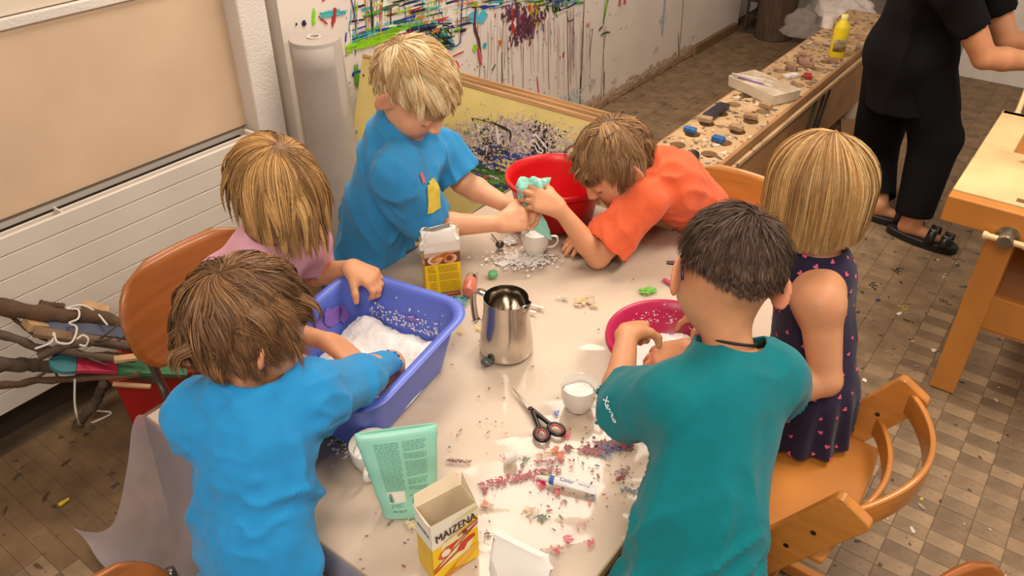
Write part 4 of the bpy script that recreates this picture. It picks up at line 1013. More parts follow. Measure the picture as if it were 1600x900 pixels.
def clip(V, F, g):
    """keep the part of a quad mesh where g < 0, cutting cells along g = 0"""
    T_ = np.concatenate([F[:, [0, 1, 2]], F[:, [0, 2, 3]]]); ins = g < 0; c = ins[T_].sum(1)
    out = [T_[c == 3]]; V = list(V); cut = {}
    def mid(a, b):
        k = (a, b) if a < b else (b, a)
        if k not in cut:
            t = g[a] / (g[a] - g[b]); cut[k] = len(V); V.append(V[a] + t * (V[b] - V[a]))
        return cut[k]
    extra = []
    for t in T_[(c == 1) | (c == 2)]:
        t = list(map(int, t)); m = [bool(ins[i]) for i in t]
        if sum(m) == 1:
            k = m.index(True); a, b, d = t[k], t[(k + 1) % 3], t[(k + 2) % 3]; extra.append((a, mid(a, b), mid(a, d)))
        else:
            k = m.index(False); a, b, d = t[k], t[(k + 1) % 3], t[(k + 2) % 3]; p, q = mid(a, b), mid(a, d)
            extra.append((p, b, d)); extra.append((p, d, q))
    if extra: out.append(np.array(extra))
    T_ = np.concatenate(out); V = np.array(V)
    used = np.unique(T_); mp = np.full(len(V), -1); mp[used] = np.arange(len(used))
    return V[used], mp[T_]

def frame(f, u):
    f = nrm(f); r = nrm(np.cross(f, u)); u = np.cross(r, f); return r, f, u      # right, forward, up
def rotv(v, axis, a):
    axis = nrm(axis); return v * math.cos(a) + np.cross(axis, v) * math.sin(a) + axis * (axis @ v) * (1 - math.cos(a))

def head(B, c, f, u, s=1.0, ear=0.0):
    r, f, u = frame(f, u)
    L = lambda x, y, z: c + s * (r * x + f * y + u * z)
    ax = (r, f, u); q = lambda *v: np.array(v) * s
    B.ell(L(0, -.012, .018), q(.071, .088, .080), ax, .02)
    B.ell(L(0, .022, -.030), q(.058, .058, .066), ax, .03)
    B.ell(L(0, .040, -.066), q(.036, .036, .030), ax, .02)
    for x in (-1, 1):
        B.ell(L(.031 * x, .048, -.040), q(.026, .026, .026), ax, .02)
        B.ell(L(.030 * x, .076, -.006), q(.017, .010, .011), ax, .008, True)
        B.ell(L(.030 * x, .0655, -.008), q(.0145, .0135, .0125), ax, .004)
        B.cone(L(.014 * x, .078, .012), L(.042 * x, .067, .012), .007 * s, .006 * s, .012)
        er = nrm(r * x * .35 - f * .15 + 0 * u)
        # ear: dished oval standing off the head
        ef, eu = nrm(f * .80 - r * x * .60), nrm(u + f * -.15 + r * x * .12); en = nrm(np.cross(eu, ef)) * 1.0
        B.ell(L((.0770 + ear) * x, -.010, -.018), q(.0062, .020, .030), (en, ef, eu), .007)
        B.ell(L((.0830 + ear) * x, -.004, -.016), q(.0055, .0115, .019), (en, ef, eu), .005, True)
    B.cone(L(0, .079, .004), L(0, .092, -.027), .0058 * s, .0085 * s, .010)
    for x in (-1, 1): B.ell(L(.0085 * x, .086, -.031), q(.0065, .0075, .0055), ax, .006)
    B.cone(L(-.014, .0725, -.0535), L(.014, .0725, -.0535), .0052 * s, .0052 * s, .006); B.cone(L(-.011, .071, -.062), L(.011, .071, -.062), .0058 * s, .0058 * s, .005)
    B.cone(L(-.022, .0835, -.0578), L(.022, .0835, -.0578), .0030 * s, .0030 * s, .004) if False else None
    B.cone(L(0, .066, -.084), L(0, .060, -.087), .014 * s, .014 * s, .015)
    return L, ax
def hand(B, w, d, dorsal, right, curl=(25, 30, 20), spread=6, s=1.0, thumb=(35, 25), each=None):
    """w wrist, d finger direction, dorsal back-of-hand normal; fingers bend away from dorsal. Returns finger tips."""
    y = nrm(d); z = nrm(dorsal - y * (dorsal @ y)); x = np.cross(y, z); tx = -x if right else x      # tx: thumb side
    pal = .060 * s; tips = []
    off = (.0205, .0068, -.0072, -.0205); base = (.058, .061, .058, .052); lens = ((.023, .016, .013), (.026, .018, .0135), (.024, .017, .013), (.018, .0125, .0115)); rr = (.0066, .0069, .0066, .0058)
    for k in range(4):
        kn = w + y * base[k] * s + tx * off[k] * s
        B.cone(w + tx * off[k] * .55 * s + y * .004, kn, .0125 * s, .0098 * s, .012, (z, 1.05))
        dirv = rotv(y, z, math.radians((spread * (1.5 - k)) * (1 if right else -1)))
        cu = curl if each is None else each[k]
        p = kn; rad = rr[k] * s; bend = nrm(np.cross(dirv, -z)); pts = [p]; ang = 0
        for j in range(3):
            ang += math.radians(cu[j]); dv = rotv(dirv, bend, ang); p = p + dv * lens[k][j] * s; pts.append(p)
        B.chain(pts, [rad * 1.12, rad * 1.04, rad * .96, rad * .84], .0035); tips.append(p)
    tb = w + y * .016 * s + tx * .017 * s; t1 = tb + nrm(tx * .75 + y * .8 - z * .35) * .027 * s
    B.cone(tb, t1, .0125 * s, .0095 * s, .012)
    dv = nrm(rotv(nrm(tx * .5 + y * .9 - z * .3), z, math.radians((thumb[0]) * (1 if right else -1) * .5)))
    dv = rotv(dv, nrm(np.cross(dv, -z)), math.radians(thumb[1]) * .5); t2 = t1 + dv * .021 * s
    dv = rotv(dv, nrm(np.cross(dv, -z)), math.radians(thumb[1])); t3 = t2 + dv * .016 * s
    B.chain([t1, t2, t3], [.0088 * s, .0082 * s, .0068 * s], .004); tips.append(t3)
    return tips

SKIN = dict(fair=(224, 166, 128), tan=(206, 144, 104), warm=(216, 154, 114))
m_skin = mat('skin', attr=True, rough=.5, var=.05, scale=30, bump=.10, bscale=350, sss=.12, spec=.35)
def fabric(name, rgb, rough=.82, sheen=.12):
    return mat(name, rgb, rough, var=.05, scale=40, bump=.22, bscale=900, sheen=sheen, spec=.15)

def person(label, J, skin, hair_rgb, s=1.0, h=.0032, flat=None, scalp=True, feet=True, headless=False):
    """J holds the joints in world space; builds the skin as one mesh and returns the root"""
    base = np.array([(J['anL'][0] + J['anR'][0]) / 2, (J['anL'][1] + J['anR'][1]) / 2, min(J['anL'][2], J['anR'][2]) - .05])
    base[2] = max(base[2], 0.0)
    root = thing('person', base, label, 'person')
    B = Field(); g = lambda k: np.asarray(J[k], float)
    front_ = nrm(J['front']); W = s * J.get('bulk', 1.0)
    # torso
    B.cone(g('pelvis'), g('waist'), .078 * W, .072 * W, .03, (front_, 1.25)); B.cone(g('waist'), g('chest'), .072 * W, .080 * W, .03, (front_, 1.25))
    B.cone(g('shL'), g('shR'), .040 * W, .040 * W, .03); B.cone(g('hipL'), g('hipR'), .066 * W, .066 * W, .03)
    if not headless:
        B.cone(g('neck'), g('head') - .03 * nrm(J['hu']) - .014 * nrm(J['hf']), .0305 * W, .0315 * W, .014); B.cone(g('neck'), .5 * (g('chest') + g('neck')), .033 * W, .050 * W, .025)
        head(B, g('head'), J['hf'], J['hu'], J.get('hs', s), J.get('ear', 0.0))
    for S in 'LR':
        B.cone(g('sh' + S), g('el' + S), .037 * W, .0265 * W, .02); m = g('el' + S) + (g('wr' + S) - g('el' + S)) * .3
        B.cone(g('el' + S), m, .0262 * W, .0272 * W, .012); B.cone(m, g('wr' + S), .0272 * W, .0178 * W, .012)
        hd = J.get('hand' + S)
        if hd: hand(B, g('wr' + S), hd['d'], hd['n'], S == 'R', hd.get('curl', (25, 30, 20)), hd.get('spread', 6), hd.get('s', s), hd.get('thumb', (35, 25)), hd.get('each'))
        k_ = g('kn' + S); a_ = g('an' + S)
        B.cone(g('hip' + S), k_, .062 * W, .042 * W, .03); c_ = k_ + (a_ - k_) * .3; B.cone(k_, c_, .041 * W, .042 * W, .02); B.cone(c_, a_, .042 * W, .027 * W, .02)
        if feet:
            fd = nrm(J.get('ft' + S, front_)); B.cone(a_ - ZD * .02 * s - fd * .012, a_ - ZD * .032 * s - fd * .022, .026 * s, .024 * s, .02); B.cone(a_ - ZD * .028 * s, a_ + fd * .105 * s - ZD * .038 * s, .027 * s, .019 * s, .02)
    V, F = B.mesh(h); V = relax(V, F, 1, .35)
    base_c = np.array(lin(*skin)); col = np.tile(base_c, (len(V), 1))
    nz = vnoise(V * 22, 4, 2); col[:, 1:3] *= (1 + .05 * nz)[:, None]
    if not headless:
        r, f, u = frame(J['hf'], J['hu']); q = (V - g('head')) / J.get('hs', s); x, y, z = q @ r, q @ f, q @ u
        near = np.linalg.norm(q / np.array([1, 1, 1]), axis=1) < .118
        near &= (np.linalg.norm(np.stack([x / .108, (y + .005) / .105, z / .115], 1), axis=1) < 1.02)
        def tint(m, rgb, a): col[m, :3] = col[m, :3] * (1 - a) + np.array(lin(*rgb))[:3] * a
        tint(near & (np.abs(x) < .020) & (y > .066) & (np.abs(z + .058) < .0085), (190, 96, 84), .65)
        for sx in (-1, 1):
            dx = x - .030 * sx
            tint(near & (y > .055) & (np.abs(dx) < .0135) & (np.abs(z + .0135 - .10 * dx * dx / .0135) < .0017), (84, 54, 40), .85)
            tint(near & (y > .055) & (np.abs(dx - .004 * sx) < .018) & (np.abs(z - .0165 + .0012 * (dx / .006) ** 2 * .3) < .003), tuple(int(v * .8) for v in hair_rgb), .6)
            d2 = (x - .036 * sx) ** 2 + (z + .036) ** 2; tint(near & (y > .03) & (d2 < .0005), (226, 130, 104), .28)
            tint(near & (np.abs(x - .084 * sx) < .016) & (np.abs(y) < .03) & (np.abs(z + .018) < .034), (214, 120, 92), .30)
        if scalp:
            lim = np.where(y > -.01, np.maximum(.034 - .35 * y, .0), np.minimum(-.030 + np.clip(.05 + y, 0, .05) * .9 + 8 * x * x * .6, .02))
            al = np.clip((z - lim) / .010 + .5, 0, 1) * near * ~((np.abs(x) > .073) & (np.abs(y + .005) < .030) & (z < .016))
            hc_ = np.array(lin(*[int(v * .72) for v in hair_rgb]))[:3]; col[:, :3] = col[:, :3] * (1 - al[:, None]) + hc_ * al[:, None]
    body = mesh_obj('body', V, F, m_skin, root, smooth=True, vcol=col)
    return root, B

def garment(name, root, prims, m, cuts, h=.006, folds=None, thick=.0028, it=2, kids=None, creases=None):
    """cloth shell round a set of field primitives, cut off where any cut function is positive"""
    B = Field(); prims(B); V, F = B.mesh(h); V = relax(V, F, it, .5)
    if folds is not None:
        N = vnormals(V, F); V = V + N * folds(V, N)[:, None]
    Nn = vnormals(V, F); g = np.max(np.stack([c(V, Nn) if getattr(c, 'wants_n', False) else c(V) for c in cuts]), 0)
    V, F = clip(V, F, g)
    o = mesh_obj(name, V, F, m, root, smooth=True)
    if thick:
        md = o.modifiers.new('solid', 'SOLIDIFY'); md.thickness = thick; md.offset = -1
    return o
def plane_cut(p, n, rad=None):
    """cut away the side n of the plane through p, only within rad of p when given"""
    p = np.asarray(p, float); n = nrm(n)
    if rad is None: return lambda V: (V - p) @ n
    return lambda V: np.minimum((V - p) @ n, rad - np.linalg.norm(V - p, axis=1))
def end_cut(p, n, rad):
    """open the square end of a sleeve or leg: the disc round p facing n"""
    p = np.asarray(p, float); n = nrm(n)
    def fn(V, N):
        a = (V - p) @ n; rr = np.linalg.norm(V - p - a[:, None] * n, axis=1)
        return np.minimum(np.minimum(a + .012, .02 - a), np.minimum(rad * 1.25 - rr, ((N @ n) - .62) * .03))
    fn.wants_n = True
    return fn
def ball_cut(p, r): p = np.asarray(p, float); return lambda V: r - np.linalg.norm(V - p, axis=1)
def wrinkles(dirv, freq, amp, seed, mask=None, sharp=2.0):
    """long folds running along dirv"""
    d = nrm(dirv)
    def fn(V, N):
        along = (V @ d)[:, None] * d
        q = (V - along) * freq + along * freq * .16
        w = vnoise(q, seed, 2); w2 = vnoise(V * freq * .35, seed + 9, 1)
        r_ = (1 - np.abs(w) * 1.4).clip(0, 1) ** sharp * np.clip(.5 + w2, 0, 1)
        out = amp * (r_ - .25)
        return out * mask(V) if mask is not None else out
    return fn
def fsum(*fs): return lambda V, N: sum(f(V, N) for f in fs)

# ------------------------------------------------------------------ hair: locks grown from the scalp, combed and hung
m_hair = mat('hair', attr=True, rough=.50, var=.10, scale=120, spec=.28, stretch=(1, 1, 1))
def hair(root, c, f, u, s, rgbs, N=2600, length=.10, whorl=(0, -.55, .84), comb=(0, 0, 0), grav=.5, lift=.004, thick=.010, seed=1, width=.0032, wave=0.0, wfreq=40, hairline=None, lenfn=None, stiff=.55, clump=.5, solids=(), frizz=.15, steps=12, part=None, spread=1.0, nlock=30, contrast=.16):
    rg = np.random.default_rng(seed); r, f, u = frame(f, u)
    M_ = np.stack([r, f, u]); cc = np.array([0, -.012, .014]); rad = np.array([.0735, .0905, .084])
    # roots
    D = rg.normal(size=(N * 3, 3)); D /= np.linalg.norm(D, axis=1)[:, None]
    hl = hairline or (lambda d: ((d[:, 2] > .46 - .0 * d[:, 1]) | ((d[:, 1] < .22) & (d[:, 2] > -.02)) | ((d[:, 1] < -.25) & (d[:, 2] > -.60))))
    D = D[hl(D)][:N]; n = len(D)
    p = cc + D * rad
    nloc = D / rad; nloc /= np.linalg.norm(nloc, axis=1)[:, None]
    wv = np.array(whorl, float); wv /= np.linalg.norm(wv)
    # flow: away from the whorl (or the parting), bent by the comb direction
    def flow(q):
        d = (q - cc) / rad; d /= np.linalg.norm(d, axis=1)[:, None]
        nn = d / rad; nn /= np.linalg.norm(nn, axis=1)[:, None]
        if part is not None:
            t = np.zeros_like(d); t[:, 0] = np.sign(d[:, 0] - part); t[:, 2] = -.3
        else:
            t = d - wv; sw = np.cross(nn, t); t = t + .35 * sw
        t = t + np.array(comb)
        t -= nn * (t * nn).sum(1)[:, None]; t /= np.linalg.norm(t, axis=1)[:, None] + 1e-9
        return t, nn
    glob = np.array([r @ -ZD, f @ -ZD, u @ -ZD])       # gravity in head axes
    Ln = length * (1 + .25 * rg.uniform(-1, 1, n)) if lenfn is None else lenfn(D, rg)
    lay = thick * rg.uniform(.15, 1, n) * 1.0
    t, nn = flow(p); vel = t + nn * lift * 40 * rg.uniform(.3, 1, n)[:, None] + rg.normal(0, frizz, (n, 3)); vel /= np.linalg.norm(vel, axis=1)[:, None]
    nclump = max(8, n // nlock); pick = D[rg.choice(n, nclump, False)]
    cid = np.argmax(D @ pick.T, 1); ph = rg.uniform(0, 6.28, nclump)[cid]; wd = rg.normal(size=(nclump, 3))[cid]
    pts = [p.copy()]; ds = Ln / steps
    for k in range(steps):
        t, nn = flow(p); d = (p - cc) / rad; rr = np.linalg.norm(d, axis=1)
        a = k / steps
        w_on = np.clip(1.35 - (rr - 1) * 6, 0, 1)[:, None]              # near the scalp follow the comb, away from it hang
        below = np.clip((-(p @ -glob) + .02) / .06, 0, 1)[:, None]
        tgt = t * w_on * (1 - .0 * below) * spread + glob * grav * (.35 + 1.3 * a + 1.2 * (1 - w_on))
        if wave: tgt = tgt + wd * (wave * np.sin(wfreq * k * ds + ph))[:, None]
        tgt /= np.linalg.norm(tgt, axis=1)[:, None] + 1e-9
        vel = vel * stiff + tgt * (1 - stiff); vel /= np.linalg.norm(vel, axis=1)[:, None]
        p = p + vel * ds[:, None]
        # stay outside the skull
        d = (p - cc) / (rad + lay[:, None] * (.25 + .75 * min(1, 2 * a))); rr = np.linalg.norm(d, axis=1); m = rr < 1
        p[m] = cc + (p[m] - cc) / rr[m][:, None]
        # stay outside the jaw and neck
        for (sc_, sr) in ((np.array([0, .022, -.030]), np.array([.064, .064, .072])),):
            d = (p - sc_) / sr; rr = np.linalg.norm(d, axis=1); m = rr < 1; p[m] = sc_ + (p[m] - sc_) / rr[m][:, None]
        for (sw_, sr) in solids:                        # world-space balls (shoulders, neck)
            q = M_ @ (np.asarray(sw_) - c) / s; dd = p - q; rr = np.linalg.norm(dd, axis=1); m = rr < sr / s; p[m] = q + dd[m] / rr[m][:, None] * sr / s
        pts.append(p.copy())
    pts = np.stack(pts)                                  # steps+1, n, 3
    # gather locks
    for ci in range(nclump):
        m = cid == ci
        if m.sum() > 1:
            mean = pts[:, m].mean(1, keepdims=True); a = (np.linspace(0, 1, steps + 1) ** 1.3 * clump)[:, None, None]
            pts[:, m] = pts[:, m] * (1 - a) + mean * a
    K = steps + 1
    tang = np.gradient(pts, axis=0); tang /= np.linalg.norm(tang, axis=2)[..., None] + 1e-9
    outw = (pts - cc) / rad ** 2; outw /= np.linalg.norm(outw, axis=2)[..., None]
    side = np.cross(tang, outw); side /= np.linalg.norm(side, axis=2)[..., None] + 1e-9
    up2 = np.cross(side, tang)
    prof_ = np.minimum(1, np.linspace(.55, 1.6, K)) * np.where(np.linspace(0, 1, K) > .6, np.clip(1 - (np.linspace(0, 1, K) - .6) / .42, .1, 1), 1)
    wd_ = width * (prof_[:, None] * rg.uniform(.6, 1.3, n)[None])[..., None]
    tw_ = rg.uniform(-.7, .7, n)[None, :, None]; sd2 = side * np.cos(tw_) + up2 * np.sin(tw_)
    allp = np.stack([pts - sd2 * wd_ * .5, pts + sd2 * wd_ * .5], 2)                    # K, n, 2, 3
    V = c + s * (allp.transpose(1, 0, 2, 3).reshape(-1, 3) @ M_)
    b0 = (np.arange(n) * K * 2)[:, None] + (np.arange(K - 1) * 2)[None, :]
    F = np.stack([b0, b0 + 1, b0 + 3, b0 + 2], -1).reshape(-1, 4)
    pal_ = np.array([lin(*x)[:3] for x in rgbs]); cl = rg.integers(0, len(pal_), nclump)[cid]; own = rg.integers(0, len(pal_), n)
    cstr = pal_[cl] * .62 + pal_[own] * .38; cstr *= (1 + contrast * rg.uniform(-1, 1, nclump)[cid] + .12 * rg.uniform(-1, 1, n))[:, None]
    vc = np.ones((n, K * 2, 4)); vc[:, :, :3] = cstr[:, None, :]
    o = mesh_obj('hair', V, F, m_hair, root, smooth=True, vcol=vc.reshape(-1, 4))
    return o
# ------------------------------------------------------------------ the children and the adult
def V3(*a): return np.array(a, float)
def tee(root, J, m, s, hem_drop=.09, sleeve=.72, long=False, slack=.014, folds=None, neck_r=.058, name='shirt', flare=0.0, h=.006, sl_r=.046, neck_off=(0, 0, 0)):
    g = lambda k: np.asarray(J[k], float); fr = nrm(J['front']); W = s * J.get('bulk', 1.0); dn = nrm(g('pelvis') - g('waist'))
    end = g('pelvis') + dn * (hem_drop + .03)
    def prims(B):
        B.cone(g('pelvis'), g('waist'), .080 * W + slack, .074 * W + slack, .03, (fr, 1.22)); B.cone(g('waist'), g('chest'), .074 * W + slack, .082 * W + slack, .03, (fr, 1.22))
        B.cone(g('pelvis'), end, .080 * W + slack + flare * .3, .084 * W + slack + flare, .03, (fr, 1.18)); B.cone(g('hipL'), g('hipR'), .066 * W + slack * .8, .066 * W + slack * .8, .03)
        B.cone(g('shL'), g('shR'), .040 * W + slack * .6, .040 * W + slack * .6, .03); B.cone(.5 * (g('chest') + g('neck')), g('neck'), .06 * W, .052 * W, .025)
        for S in 'LR':
            sh, el, wr = g('sh' + S), g('el' + S), g('wr' + S)
            if long:
                B.cone(sh, el, .040 * W + slack * .6, .031 * W + slack * .4, .025); B.cone(el, wr - .008 * nrm(wr - el), .031 * W + slack * .4, .026 * W + slack * .1, .02, None, True)
            else:
                e = sh + (el - sh) * sleeve; B.cone(sh, e, .040 * W + slack * .6, sl_r * W + slack * .15, .025, None, True)
    cuts = [plane_cut(g('pelvis') + dn * hem_drop, dn, .25), ball_cut(g('neck') + nrm(J['hu']) * .030 + np.asarray(neck_off), neck_r)]
    for S in 'LR':
        sh, el, wr = g('sh' + S), g('el' + S), g('wr' + S)
        if long: cuts.append(end_cut(wr - .008 * nrm(wr - el), wr - el, .026 * W + slack * .1))
        else: cuts.append(end_cut(sh + (el - sh) * sleeve, el - sh, sl_r * W + slack * .15))
    return garment(name, root, prims, m, cuts, h, folds)
def trousers(root, J, m, s, cuff=.9, slack=.011, top=.05, name='trousers', h=.009, wide=0.0):
    g = lambda k: np.asarray(J[k], float); W = s * J.get('bulk', 1.0); fr = nrm(J['front']); up = nrm(g('waist') - g('pelvis'))
    def prims(B):
        B.cone(g('hipL'), g('hipR'), .066 * W + slack, .066 * W + slack, .03); B.cone(g('pelvis'), g('pelvis') + up * (top + .02), .078 * W + slack * .6, .074 * W + slack * .6, .03, (fr, 1.25))
        for S in 'LR':
            B.cone(g('hip' + S), g('kn' + S), .062 * W + slack, .044 * W + slack + wide, .02); B.cone(g('kn' + S), g('an' + S), .044 * W + slack + wide, .032 * W + slack + wide * .6, .02)
    cuts = [plane_cut(g('pelvis') + up * top, up, .2)]
    for S in 'LR':
        k, a = g('kn' + S), g('an' + S); cuts.append(plane_cut(k + (a - k) * cuff, a - k, .10))
    return garment(name, root, prims, m, cuts, h, wrinkles(ZD, 14, .005, 31))
def legs(J, pel, side, kn, an, w=.055):
    pel = np.asarray(pel, float); sd = nrm(side)
    J['pelvis'] = pel; J['hipL'] = pel - sd * w - ZD * .02; J['hipR'] = pel + sd * w - ZD * .02
    J['knL'], J['knR'] = np.asarray(kn) - sd * w * 1.1, np.asarray(kn) + sd * w * 1.1
    J['anL'], J['anR'] = np.asarray(an) - sd * w * 1.1, np.asarray(an) + sd * w * 1.1

# --- boy in the blue long-sleeved shirt, front left, back to the camera
J = dict(front=V3(.6, .8, -.1), head=V3(-.380, .932, .982), hf=V3(.62, .62, -.42), hu=V3(.22, .30, .93), hs=.96, ear=-.008, neck=V3(-.392, .905, .880), chest=V3(-.395, .885, .80), waist=V3(-.395, .815, .66),
         shL=P(316, 652, .830), shR=P(476, 622, .84), elL=V3(-.49, 1.03, .70), wrL=V3(-.41, 1.14, .735), elR=V3(-.262, 1.058, .765), wrR=V3(-.222, 1.168, .712), bulk=1.08)
legs(J, V3(-.392, .765, .52), V3(.8, -.6, 0), V3(-.39, .75, .29), V3(-.39, .74, .055))
J['handR'] = dict(d=V3(-.10, .38, -.85), n=V3(.6, .5, .4), curl=(40, 45, 30)); J['handL'] = dict(d=V3(.7, .4, -.5), n=V3(-.2, .5, .8))
boyA, _ = person('boy in a blue long-sleeved shirt seen from behind, reaching into the blue tub', J, SKIN['warm'], (112, 78, 50), 1.0, h=.0042)
def foldA(V, N):
    d = nrm([.75, .1, .62]); q = V - J['waist']; low = np.clip((.84 - V[:, 2]) / .16, 0, 1)
    return wrinkles(d, 12, .034, 5, lambda v: np.clip((.88 - v[:, 2]) / .16, .15, 1), 1.8)(V, N) + wrinkles([.5, .9, -.4], 22, .010, 8)(V, N)
tee(boyA, J, fabric('blue_jersey', (38, 136, 196)), 1.0, .16, long=True, slack=.020, folds=foldA, neck_r=.053)
trousers(boyA, J, fabric('green_trousers', (62, 96, 52)), 1.0)
hair(boyA, J['head'], J['hf'], J['hu'], .96, [(122, 86, 56), (98, 68, 44), (146, 106, 70), (84, 58, 38)], 9000, .085, whorl=(.1, -.62, .78), grav=.42, lift=.005, thick=.014, seed=3, width=.0016, wave=.42, wfreq=60, clump=.52, nlock=60, contrast=.10, steps=10, frizz=.22,
     lenfn=lambda d, rg: .072 + .03 * rg.uniform(0, 1, len(d)) - .02 * (d[:, 2] < -.3))

# --- boy in the teal T-shirt, front right
J = dict(front=V3(-.3, .95, -.1), head=V3(.330, 1.030, 1.003), hf=V3(-.12, .84, -.50), hu=V3(.14, .48, .86), hs=1.0, neck=V3(.335, .975, .888), chest=V3(.322, .930, .82), waist=V3(.300, .845, .68),
         shL=P(1056, 622, .845), shR=P(1205, 588, .850), elL=P(962, 640, .725), wrL=P(980, 524, .765), elR=V3(.475, 1.10, .70), wrR=P(1074, 546, .69), bulk=1.06, ear=.006)
legs(J, V3(.288, .775, .53), V3(.95, .3, 0), V3(.29, .77, .29), V3(.29, .76, .055))
J['handL'] = dict(d=V3(.30, .72, -.25), n=V3(-.35, -.2, .9), curl=(62, 85, 50), spread=3, thumb=(20, 50)); J['handR'] = dict(d=V3(-.85, .15, -.38), n=V3(.1, -.3, .9), curl=(25, 25, 15))
boyB, _ = person('boy in a teal T-shirt seen from behind, working at the pink bowl', J, SKIN['tan'], (66, 48, 36), 1.0, h=.0038)
JB = J
teeB = tee(boyB, J, fabric('teal_jersey', (8, 116, 124)), 1.0, .20, .82, slack=.020, folds=fsum(wrinkles([.35, .3, .9], 12, .020, 15), wrinkles([.8, .2, .5], 16, .016, 18, lambda v: np.clip((.80 - v[:, 2]) / .15, .1, 1))), neck_r=.055, sl_r=.060, neck_off=(-.002, -.004, .004))
trousers(boyB, J, fabric('dark_trousers', (34, 32, 36)), 1.0)
hair(boyB, J['head'], J['hf'], J['hu'], 1.0, [(80, 58, 44), (62, 45, 35), (100, 74, 56), (52, 38, 30)], 9000, .03, whorl=(.15, -.45, .88), grav=.12, lift=.012, thick=.008, nlock=8, seed=5, width=.0014, clump=.30, frizz=.42, stiff=.75, steps=7,
     lenfn=lambda d, rg: np.where(d[:, 2] > .35, .038, np.where(d[:, 2] > -.1, .022, np.where(d[:, 2] > -.4, .012, .007))) * rg.uniform(.7, 1.25, len(d)), hairline=lambda d: (d[:, 2] > .46) | ((d[:, 1] < .15) & (d[:, 2] > .02)) | ((d[:, 1] < -.15) & (d[:, 2] > -.56 + .5 * d[:, 0] ** 2)))
r_, f_, u_ = frame(J['hf'], J['hu'])
ring = [J['neck'] + (nrm(J['hu']) * .020) + .0395 * (math.cos(a) * r_ + math.sin(a) * nrm(f_ + .25 * u_)) + ZD * -.010 * math.sin(a) for a in np.linspace(0, 2 * math.pi, 40)]
MB().tube(ring, .0022, 8, False).build('neck_cord', mat('black_cord', (24, 20, 20), .6), boyB, smooth=True)
gl = MB()
for x in (-1, 1): gl.tube([J['head'] + r_ * .079 * x + f_ * -.028 + u_ * -.022, J['head'] + r_ * .079 * x + f_ * -.016 + u_ * .004, J['head'] + r_ * .074 * x + f_ * .07 + u_ * .002], .0022, 8)
gl.tube(bez([J['head'] + r_ * -.074 + f_ * .07, J['head'] + f_ * .098 + u_ * .002, J['head'] + r_ * .074 + f_ * .07], 12), .002, 8)
for x in (-1, 1): gl.tube([J['head'] + r_ * (.030 * x + .022 * math.cos(a)) + f_ * .093 + u_ * (-.008 + .016 * math.sin(a)) for a in np.linspace(0, 2 * math.pi, 18)], .0016, 6, False)
gl.build('glasses', mat('blue_black_plastic', (24, 34, 70), .35), boyB, smooth=True)

# --- girl in the navy dress with pink hearts
J = dict(front=V3(-.95, .30, 0), head=V3(.552, 1.315, 1.005), hf=V3(-.52, .80, -.26), hu=V3(.03, .30, .95), hs=1.0, neck=V3(.568, 1.288, .890), chest=V3(.578, 1.285, .815), waist=V3(.600, 1.268, .69), ear=-.016,
         shL=V3(.560, 1.192, .828), shR=V3(.600, 1.372, .835), elL=V3(.583, 1.138, .690), wrL=V3(.470, 1.140, .655), elR=V3(.52, 1.42, .70), wrR=V3(.44, 1.39, .665), bulk=1.08)
legs(J, V3(.602, 1.262, .560), V3(.6, .8, 0), V3(.445, 1.365, .482), V3(.445, 1.360, .275), .028)
J['handR'] = dict(d=V3(-.8, .2, -.2), n=V3(0, 0, 1.)); J['handL'] = dict(d=V3(-.85, .1, -.1), n=V3(0, 0, 1.))
girlC, _ = person('girl with a straight blond bob in a navy sleeveless dress with pink hearts', J, SKIN['tan'], (176, 128, 76), 1.0, h=.0042)
g = lambda k: np.asarray(J[k], float)
def dress(B):
    fr = nrm(J['front'])
    B.cone(g('waist'), g('chest'), .076, .088, .03, (fr, 1.1)); B.cone(g('shL') * .66 + g('shR') * .34, g('shR') * .66 + g('shL') * .34, .048, .048, .03); B.cone(.5 * (g('chest') + g('neck')), g('neck'), .058, .05, .025)
    B.cone(g('waist'), V3(.596, 1.236, .585), .078, .094, .04, (fr, 1.05)); B.cone(V3(.596, 1.232, .585), V3(.590, 1.212, .47), .094, .104, .04); B.cone(V3(.57, 1.255, .575), V3(.45, 1.335, .545), .088, .085, .04, (ZD, 1.15))
dm = fabric('navy_dress_cotton', (40, 32, 56))
cutsC = [plane_cut(V3(.61, 1.18, .505), V3(.0, 0, -1)), ball_cut(g('neck') + V3(0, 0, .035), .060), ball_cut(g('shL') + V3(.002, -.020, -.016), .064), ball_cut(g('shR') + V3(-.0, .022, 0), .060)]
Bd = Field(); dress(Bd); Vd, Fd = Bd.mesh(.006); Vd = relax(Vd, Fd, 2); Nd = vnormals(Vd, Fd)
pleat = lambda V: .007 * np.clip((.66 - V[:, 2]) / .12, 0, 1) * np.sin(np.arctan2(V[:, 1] - 1.225, V[:, 0] - .592) * 13)
Vd = Vd + Nd * (pleat(Vd) + wrinkles(ZD, 16, .005, 41)(Vd, Nd))[:, None]
gd = np.max(np.stack([c(Vd) for c in cutsC]), 0); Vd, Fd = clip(Vd, Fd, gd)
mesh_obj('dress', Vd, Fd, dm, girlC, smooth=True, solid=.0025)
